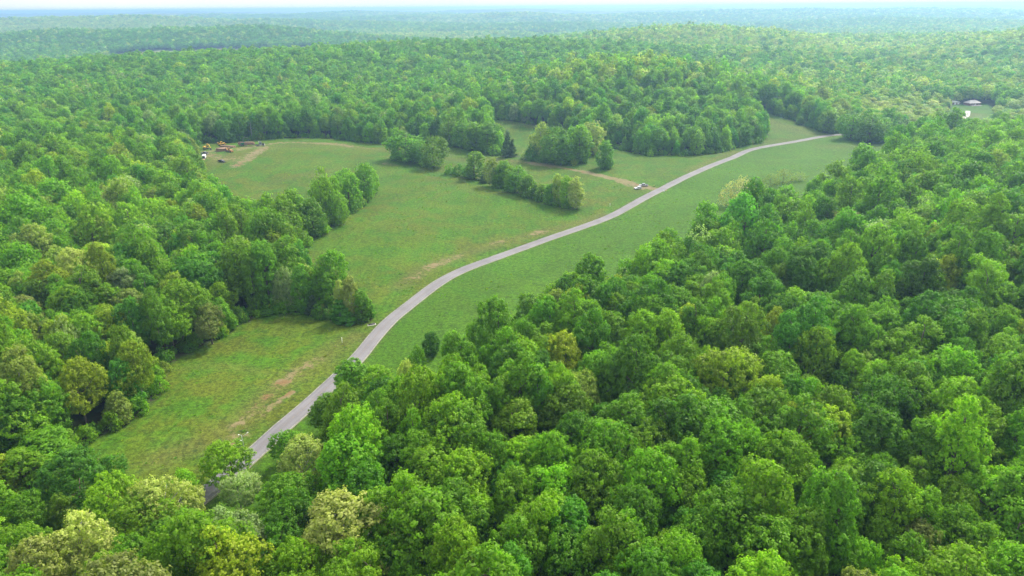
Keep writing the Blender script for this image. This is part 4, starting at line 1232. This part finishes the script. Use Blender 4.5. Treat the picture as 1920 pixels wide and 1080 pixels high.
pickup('white_suv', 200, 'white_paint', 'white utility vehicle parked on the grass beside the dirt track by the road', 'car', True)
pickup('road_pickup', 168, 'silver_paint', 'silver-grey pickup truck parked on the dirt track behind the white vehicle', off=(0, 1.2))
pickup('black_pickup', -22, 'black_paint', 'black pickup truck standing alone on the far field by the machines')
pickup('grey_pickup', 160, 'grey_paint', 'grey pickup truck parked in front of the yellow excavator at the wood edge', off=(1.2, -1.5))

def log_stack(key, heading, label, n_row, rows, length, r, off=(0, 0), zoff=0.0, e=None, seed=3):
    g = np.random.default_rng(seed)
    e = thing('log_stack', key, label, 'logs', heading, None, off)
    for k in range(rows):
        for j in range(n_row - (k % 2)):
            yy = (j - (n_row - (k % 2) - 1) / 2) * r * 2.05 + g.normal(0, 0.04)
            zz = zoff + r + k * r * 1.78
            L = length * g.uniform(0.85, 1.05); x0 = -L / 2 + g.normal(0, 0.25); rr = r * g.uniform(0.82, 1.08)
            dy, dz = g.normal(0, 0.06), g.normal(0, 0.02)
            lg = MB().tube([(x0, yy, zz), (x0 + L * 0.5, yy + dy, zz + dz), (x0 + L, yy + dy * 2, zz + dz)], [rr * 1.1, rr, rr * 0.86], 9).build('log', 'log_bark', e, 0, True)
            for xx in (x0, x0 + L):
                q = 0 if xx == x0 else 1
                MB().tube([(xx - (0.012 if q == 0 else -0.002), yy + dy * 2 * q, zz), (xx + (0.002 if q == 0 else 0.012), yy + dy * 2 * q, zz)], rr * (1.0 if q == 0 else 0.8), 9).build('cut_end', 'log_end', lg)
    return e

def log_truck():
    e = thing('log_truck', 'log_truck', 'dark logging truck with a long trailer on the far field', 'truck', 12, None, (-3, 0.5))
    f = MB(); f.box((-4.5, 0.42, 1.05), (17, 0.18, 0.3)); f.box((-4.5, -0.42, 1.05), (17, 0.18, 0.3))
    for x in (-12, -9, -6, -3, 0): f.box((x, 0, 1.04), (0.25, 2.3, 0.24))
    f.build('trailer_frame', 'dark_steel', e, 0.02)
    for x in (-11.5, -8.2, -5.0, -1.8):
        for s in (-1, 1): MB().box((x, s * 1.22, 2.35), (0.14, 0.12, 2.4)).build('stake', 'dark_steel', e)
    h = MB(); h.box((6.2, 0, 1.55), (2.0, 1.7, 1.15), (0.96, 0.86)).build('hood', 'dark_steel', e, 0.08)
    MB().box((4.2, 0, 2.0), (2.0, 2.3, 2.3), (0.86, 0.92), (-0.1, 0)).build('cab', 'grey_paint', e, 0.1)
    MB().box((5.10, 0, 2.55), (0.10, 1.9, 0.72)).build('windshield', 'glass', e)
    for s in (-1, 1):
        MB().box((4.3, s * 1.11, 2.55), (0.9, 0.06, 0.6)).build('side_window', 'glass', e)
        MB().tube([(3.0, s * 1.1, 1.2), (3.0, s * 1.1, 3.9)], 0.09).build('exhaust_stack', 'galvanised', e, 0, True)
        MB().tube([(3.4, s * 1.0, 0.85), (5.0, s * 1.0, 0.85)], 0.32, 12).build('fuel_tank', 'galvanised', e, 0, True)
        MB().box((7.15, s * 0.8, 1.15), (0.15, 0.35, 0.25)).build('headlight', 'lamp_clear', e)
    MB().box((7.25, 0, 1.6), (0.1, 1.2, 0.9)).build('grille', 'galvanised', e)
    MB().box((7.35, 0, 0.7), (0.25, 2.3, 0.35)).build('bumper', 'galvanised', e, 0.03)
    for x in (6.3, 2.3, 1.1, -9.5, -10.8):
        for s in (-1, 1): wheel(e, x, s * 1.0, 0.52, 0.42)
    return e
log_truck()
log_stack('log_truck', 12, 'load of brown logs stacked high on the logging truck', 7, 6, 12.0, 0.19, off=(-9.4, -0.9), zoff=1.22, seed=5)

def loader():
    e = thing('log_loader', 'loader', 'green knuckleboom log loader with its boom raised behind the log truck', 'loader', 20, None, (1.5, 5.0))
    MB().box((0, 0, 1.0), (5.6, 2.2, 0.35)).build('trailer_deck', 'dark_steel', e, 0.03)
    for x in (-1.9, -0.8):
        for s in (-1, 1): wheel(e, x, s * 0.95, 0.5, 0.4)
    for s in (-1, 1): MB().box((2.4, s * 1.5, 0.5), (0.22, 0.22, 1.1)).build('outrigger', 'dark_steel', e)
    MB().tube([(0, 0, 1.15), (0, 0, 1.6)], 0.75, 16).build('turntable', 'dark_steel', e)
    MB().box((-0.3, 0, 2.2), (2.6, 2.0, 1.2)).build('engine_housing', 'green_paint', e, 0.06)
    c = MB().box((0.9, 0.75, 3.0), (1.3, 1.1, 1.7), (0.9, 0.95)).build('cab', 'green_paint', e, 0.05)
    MB().box((1.57, 0.75, 3.1), (0.05, 0.9, 1.2)).build('window', 'glass', c)
    MB().beam((0.2, -0.3, 2.6), (0.6, -0.3, 6.6), 0.35, 0.4).beam((0.6, -0.3, 6.6), (4.4, -0.3, 6.9), 0.28, 0.32).build('boom', 'steel', e)
    MB().beam((4.4, -0.3, 6.9), (4.5, -0.3, 5.4), 0.14, 0.14).build('grapple_link', 'dark_steel', e)
    for s in (-1, 1): MB().tube([(4.5, -0.3, 5.4), (4.5 + s * 0.7, -0.3, 4.9), (4.5 + s * 0.35, -0.3, 4.3)], [0.1, 0.09, 0.04], 6).build('grapple_claw', 'dark_steel', e)
loader()

def excavator():
    e = thing('excavator', 'excavator', 'yellow tracked excavator with its arm reaching down at the wood edge', 'excavator', -35, None, (-1.0, 3.0))
    for s in (-1, 1):
        t = MB(); t.prism([(-1.7, 0.0), (1.7, 0.0), (2.05, 0.4), (1.8, 0.82), (-1.8, 0.82), (-2.05, 0.4)], s * 1.25 - 0.28, s * 1.25 + 0.28)
        t.build('track', 'dark_steel', e, 0.05)
    MB().tube([(0, 0, 0.75), (0, 0, 1.05)], 0.8, 16).build('turntable', 'dark_steel', e)
    MB().box((-0.7, 0, 1.65), (3.4, 2.6, 1.15)).build('engine_housing', 'yellow_paint', e, 0.1)
    MB().box((-2.2, 0, 1.6), (0.9, 2.5, 1.2), (0.8, 0.95)).build('counterweight', 'dark_steel', e, 0.1)
    c = MB().box((0.75, 0.78, 2.15), (1.5, 1.0, 1.9), (0.85, 0.95)).build('cab', 'yellow_paint', e, 0.05)
    MB().box((1.46, 0.78, 2.3), (0.06, 0.8, 1.2)).build('window', 'glass', c)
    MB().box((0.75, 1.285, 2.4), (1.0, 0.04, 1.0)).build('window', 'glass', c)
    MB().beam((0.8, -0.2, 1.6), (2.6, -0.2, 4.4), 0.45, 0.6).beam((2.55, -0.2, 4.35), (5.0, -0.2, 4.0), 0.42, 0.52).build('boom', 'yellow_paint', e, 0.03)
    MB().beam((4.9, -0.2, 4.15), (6.6, -0.2, 1.5), 0.36, 0.42).build('arm', 'yellow_paint', e, 0.03)
    MB().prism([(6.2, 1.5), (6.2, 0.5), (6.8, 0.12), (7.2, 0.5), (6.9, 1.5)], -0.75, 0.35).build('bucket', 'dark_steel', e, 0.03)
    for s in (-1, 1): MB().tube([(1.3, -0.2 + s * 0.33, 1.5), (2.3, -0.2 + s * 0.33, 3.6)], 0.08).build('hydraulic_ram', 'galvanised', e)
excavator()

def skidder(key, heading, paint, label, off=(0, 0)):
    e = thing('log_skidder', key, label, 'skidder', heading, 'logging machines', off)
    MB().box((1.6, 0, 1.45), (2.5, 1.5, 1.0), (0.9, 0.85)).build('engine_housing', paint, e, 0.08)
    MB().box((-1.6, 0, 1.25), (2.4, 1.4, 0.8)).build('rear_frame', paint, e, 0.06)
    c = MB().box((-0.2, 0, 2.35), (1.5, 1.5, 1.6), (0.88, 0.9)).build('cab', paint, e, 0.06)
    for s in (-1, 1): MB().box((-0.2, s * 0.735, 2.5), (1.0, 0.04, 0.9)).build('window', 'glass', c)
    MB().box((0.52, 0, 2.5), (0.05, 1.1, 0.9)).build('window', 'glass', c)
    for x in (1.8, -1.8):
        for s in (-1, 1): wheel(e, x, s * 1.15, 0.82, 0.7, paint)
    MB().box((3.1, 0, 0.9), (0.16, 2.5, 0.9)).build('blade', paint, e, 0.03)
    MB().beam((-2.4, 0, 1.6), (-3.0, 0, 3.0), 0.9, 0.2).beam((-3.0, 0, 3.0), (-3.9, 0, 2.4), 0.6, 0.2).build('grapple_arch', paint, e, 0.02)
    for s in (-1, 1): MB().tube([(-3.9, s * 0.1, 2.4), (-3.9, s * 0.8, 1.7), (-3.9, s * 0.35, 0.9)], [0.13, 0.12, 0.05], 6).build('grapple_claw', 'dark_steel', e)
skidder('skidder', 55, 'yellow_paint', 'yellow log skidder standing at the back behind the felled logs', (-0.5, 3.5))
skidder('log_pile', -30, 'orange_paint', 'tan-orange log skidder in front of the log pile', (4.5, -1.5))
log_stack('log_pile', 25, 'low pile of orange-brown logs on the grass beside the tan-orange skidder', 11, 5, 7.5, 0.24, off=(-3.0, 2.2), seed=8)
log_stack('brush', -14, 'long grey-brown logs dragged out behind the log pile', 8, 3, 12.5, 0.22, off=(1.0, 3.0), seed=9)

def trailer():
    e = thing('utility_trailer', 'trailer', 'white enclosed trailer with its ramp down beside the left wood edge', 'trailer', 105, None, (0.3, 1.5))
    MB().box((0, 0, 1.55), (5.2, 2.2, 2.1)).build('box_body', 'white_paint', e, 0.06)
    MB().box((0, 0, 0.45), (5.3, 1.9, 0.14)).build('chassis', 'dark_steel', e)
    MB().beam((2.6, 0.6, 0.5), (4.0, 0, 0.5), 0.1, 0.12).beam((2.6, -0.6, 0.5), (4.0, 0, 0.5), 0.1, 0.12).build('tow_bar', 'dark_steel', e)
    MB().box((-3.7, 0, 0.25), (2.2, 1.9, 0.08), rot=Matrix.Rotation(math.radians(-9), 3, 'Y')).build('ramp', 'wood', e)
    MB().box((-2.62, 0, 1.5), (0.04, 1.7, 1.6)).build('doorway', 'dark_steel', e)
    for x in (-0.5, 0.45):
        for s in (-1, 1): wheel(e, x, s * 1.1, 0.34, 0.22)
trailer()

def post(key, h, r, mat, label, cat='post', cap=True, lean=0.0):
    e = thing('marker_post', key, label, cat, 0, 'posts along the road')
    MB().tube([(0, 0, -0.3), (0, 0, h)], r, 10).build('shaft', mat, e, 0, True)
    if cap: MB().tube([(0, 0, h - 0.01), (0, 0, h + 0.06), (0, 0, h + 0.1)], [r * 1.25, r * 1.25, r * 0.4], 10).build('cap', mat, e, 0, True)
    e.rotation_euler = (lean, 0, 0)
    return e
post('post1', 2.0, 0.10, 'plastic_white', 'white plastic marker post standing in the lower field near the road')
post('stake', 1.0, 0.05, 'wood', 'short wooden stake in bare soil near the white marker post', 'stake', False, 0.06)
post('post2', 2.3, 0.10, 'plastic_white', 'pale marker post in the grass below the end of the hedgerow')

def small_sign():
    e = thing('roadside_sign', 'sign', 'small white sign on short legs beside the road opposite the dirt track', 'sign', 20)
    MB().box((0, 0, 0.85), (1.0, 0.04, 0.7)).build('panel', 'plastic_white', e, 0.01)
    for s in (-1, 1): MB().box((s * 0.4, 0.045, 0.5), (0.05, 0.04, 1.1)).build('leg', 'galvanised', e)
small_sign()

def pole():
    e = thing('utility_pole', 'pole', 'thin grey pole with two pale-tipped arms beside the near road', 'pole', 35)
    MB().tube([(0, 0, -0.5), (0.0, 0, 2.6), (-0.15, 0, 5.2)], [0.09, 0.075, 0.055], 10).build('shaft', 'galvanised', e, 0, True)
    for a, b in (((-0.12, 0, 4.6), (1.5, 0, 5.3)), ((-0.15, 0, 5.1), (-0.75, 0, 5.5)), ((-0.05, 0, 3.4), (-0.45, 0, 3.6))):
        o = MB().tube([a, b], 0.035, 8).build('arm', 'galvanised', e, 0, True)
        MB().box((b[0], b[1], b[2]), (0.42, 0.2, 0.16), rot=Matrix.Rotation(math.radians(-20 if b[0] > 0 else 25), 3, 'Y')).build('lamp_head', 'plastic_white', o, 0.03)
pole()

def culvert():
    e = thing('culvert_pipe', 'culvert', 'dark culvert mouth at the tip of the tree spur beside the road', 'culvert', 20)
    MB().tube([(-1.2, 0, 0.18), (1.2, 0, 0.18)], 0.42, 14).build('pipe', 'dark_steel', e, 0, True)
    MB().box((0, 0, 0.02), (3.4, 1.6, 0.25), (0.85, 0.7)).build('headwall', 'concrete', e, 0.04)
culvert()

def person():
    x, y = LAY['objects']['person']
    e = thing('person', 'person', 'person in a pale yellow top standing on the dirt track near the road', 'person', 200)
    pts = {'pelvis': (0, 0, .95), 'waist': (0, 0, 1.1), 'chest': (0, 0.0, 1.32), 'neck': (0, 0, 1.5), 'head': (0.02, 0, 1.63), 'crown': (0.02, 0, 1.74)}
    for s, n in ((1, 'l'), (-1, 'r')):
        pts.update({n + 'hip': (0, s * .10, .90), n + 'knee': (0.03, s * .13, .50), n + 'ankle': (-0.01, s * .14, .09), n + 'toe': (0.17, s * .16, .04),
                    n + 'sh': (0, s * .19, 1.42), n + 'elbow': (-0.02, s * .26, 1.14), n + 'wrist': (0.10, s * .24, .92), n + 'hand': (0.14, s * .23, .84)})
    rad = {'pelvis': .15, 'waist': .135, 'chest': .16, 'neck': .06, 'head': .095, 'crown': .07, 'hip': .095, 'knee': .065, 'ankle': .045, 'toe': .04, 'sh': .07, 'elbow': .048, 'wrist': .035, 'hand': .035}
    ed = [('pelvis', 'waist'), ('waist', 'chest'), ('chest', 'neck'), ('neck', 'head'), ('head', 'crown')]
    for n in 'lr': ed += [('pelvis', n + 'hip'), (n + 'hip', n + 'knee'), (n + 'knee', n + 'ankle'), (n + 'ankle', n + 'toe'), ('chest', n + 'sh'), (n + 'sh', n + 'elbow'), (n + 'elbow', n + 'wrist'), (n + 'wrist', n + 'hand')]
    def skinned(name, keys, grow, mat):
        ks = [k for k in pts if k in keys]; ix = {k: i for i, k in enumerate(ks)}
        me = bpy.data.meshes.new(name); me.from_pydata([pts[k] for k in ks], [(ix[a], ix[b]) for a, b in ed if a in ix and b in ix], [])
        me.materials.append(MATS[mat])
        o = bpy.data.objects.new(name, me); col.objects.link(o); o.parent = e
        sm = o.modifiers.new('skin', 'SKIN')
        for k in ks:
            r = rad.get(k, rad.get(k[1:], .05)) + grow
            me.skin_vertices[0].data[ix[k]].radius = (r, r)
        me.skin_vertices[0].data[0].use_root = True
        sb = o.modifiers.new('subdivision', 'SUBSURF'); sb.levels = sb.render_levels = 2
        return o
    allk = set(pts)
    skinned('body', allk, 0.0, 'skin')
    skinned('shirt', {'pelvis', 'waist', 'chest', 'lsh', 'rsh', 'lelbow', 'relbow'}, 0.02, 'hi_vis')
    skinned('trousers', {'pelvis', 'lhip', 'rhip', 'lknee', 'rknee', 'lankle', 'rankle'}, 0.018, 'denim')
    MB().tube([(0.01, 0, 1.66), (0.01, 0, 1.72), (0.01, 0, 1.78)], [0.115, 0.11, 0.03], 12).build('hat', 'hi_vis', e, 0, True)
person()

def snag(key, h, label, seed):
    e = thing('dead_tree', key, label, 'dead tree', 0, 'bare dead trees')
    g = np.random.default_rng(seed)
    m = MB(); m.tube([(0, 0, -0.3), (0.1, 0.1, h * 0.5), (0.3, 0, h)], [0.28, 0.2, 0.05], 8).build('trunk', PALE_BARK, e, 0, True)
    for k in range(7):
        z = h * g.uniform(0.35, 0.9); a = g.uniform(0, 6.28); l = g.uniform(1.5, 4.0) * (1.2 - z / h)
        p = (0.1 + l * math.cos(a), 0.1 + l * math.sin(a), z + l * 0.6)
        q = (p[0] + 0.8 * math.cos(a + 0.5), p[1] + 0.8 * math.sin(a + 0.5), p[2] + 0.9)
        MB().tube([(0.12, 0.08, z), p, q], [0.1, 0.06, 0.02], 6).build('branch', PALE_BARK, e, 0, True)
snag('snag', 15, 'tall bare dead tree at the wood edge behind the log truck', 4)
snag('snag2', 11, 'shorter bare dead tree right of the tall dead tree', 5)

def house():
    e = thing('farm_house', 'house', 'low brick house with a grey hipped roof in the far lawn', 'house', 14)
    MB().box((0, 0, 1.4), (15, 9, 2.9)).build('wall', 'brick', e)
    r = MB(); b = [(-8.2, -5.2, 2.85), (8.2, -5.2, 2.85), (8.2, 5.2, 2.85), (-8.2, 5.2, 2.85), (-3.4, 0, 5.8), (3.4, 0, 5.8)]
    r.V = b; r.F = [(0, 1, 5, 4), (1, 2, 5), (2, 3, 4, 5), (3, 0, 4), (3, 2, 1, 0)]
    rf = r.build('roof', 'roof_grey', e)
    MB().box((3.4, 1.2, 5.4), (0.9, 0.9, 1.9)).build('chimney', 'brick', rf)
    for x in (-5.6, -2.8, 2.6, 5.4):
        w = MB().box((x, -4.53, 1.6), (1.5, 0.08, 1.3)).build('window', 'white_paint', e)
        MB().box((x, -4.585, 1.6), (1.25, 0.03, 1.05)).build('pane', 'glass', w)
    d = MB().box((0, -4.53, 1.1), (1.1, 0.08, 2.1)).build('door', 'white_paint', e)
    MB().box((0.38, -4.60, 1.0), (0.08, 0.06, 0.12)).build('handle', 'steel', d)
    MB().box((0, -6.4, 0.12), (14, 3.6, 0.24)).build('porch', 'concrete', e)
    w = thing('garage', 'house_wing', 'low garage with a pale metal roof beside the brick house', 'garage', 14, None, (-6.5, 2.5))
    MB().box((0, 0, 1.2), (9, 6.5, 2.4)).build('wall', 'brick', w)
    g = MB(); g.prism([(-5, 2.35), (5, 2.35), (5, 2.55), (0, 3.9), (-5, 2.55)], -3.8, 3.8)
    g.build('roof', 'roof_metal', w)
    for s in (-1, 1): MB().box((s * 2.2, -3.28, 1.05), (2.6, 0.08, 2.0)).build('garage_door', 'white_paint', w)
    return e
house()

def shed(key, size, label, heading, group=None, off=(0, 0)):
    e = thing('barn', key, label, 'barn', heading, group, off)
    L, Wd, h = size
    MB().box((0, 0, h / 2), (L, Wd, h)).build('wall', 'white_paint', e)
    p = MB(); n = Wd / 2 + 0.4
    p.V = [(-L / 2 - .4, -n, h - .1), (L / 2 + .4, -n, h - .1), (L / 2 + .4, 0, h + Wd * .22), (-L / 2 - .4, 0, h + Wd * .22), (-L / 2 - .4, n, h - .1), (L / 2 + .4, n, h - .1)]
    p.F = [(0, 1, 2, 3), (3, 2, 5, 4), (0, 3, 4), (1, 5, 2), (4, 5, 1, 0)]
    p.build('roof', 'roof_metal', e)
    MB().box((0, -Wd / 2 - 0.04, h * 0.42), (3.2, 0.08, h * 0.8)).build('door', 'dark_steel', e)
shed('roof', (24, 12, 5), 'long barn with a pale metal roof showing above the far trees', 6, None, (0, 0))
shed('barn', (30, 14, 6), 'tiny white barn in the distant blue hills', 0)


# ---------------------------------------------------------------- the air
def build_haze():
    me = bpy.data.meshes.new('haze')
    x0, x1, y0, y1, z0, z1 = -36000, 36000, -36000, 36000, -62, 124
    V = [(x, y, z) for z in (z0, z1) for x, y in ((x0, y0), (x1, y0), (x1, y1), (x0, y1))]
    F = [(3, 2, 1, 0), (4, 5, 6, 7), (0, 1, 5, 4), (1, 2, 6, 5), (2, 3, 7, 6), (3, 0, 4, 7)]
    me.from_pydata(V, [], F)
    m = bpy.data.materials.new('haze'); m.use_nodes = True
    nt = m.node_tree; nt.nodes.clear()
    out = nt.nodes.new('ShaderNodeOutputMaterial')
    pv = nt.nodes.new('ShaderNodeVolumePrincipled')
    pv.inputs['Color'].default_value = (0.41, 0.69, 1.0, 1)
    pv.inputs['Density'].default_value = 0.00018
    pv.inputs['Anisotropy'].default_value = 0.5
    nt.links.new(pv.outputs[0], out.inputs['Volume'])
    me.materials.append(m)
    o = bpy.data.objects.new('haze', me); col.objects.link(o)
    tag(o, 'pale blue haze over the far hills', 'haze', kind='stuff')
build_haze()
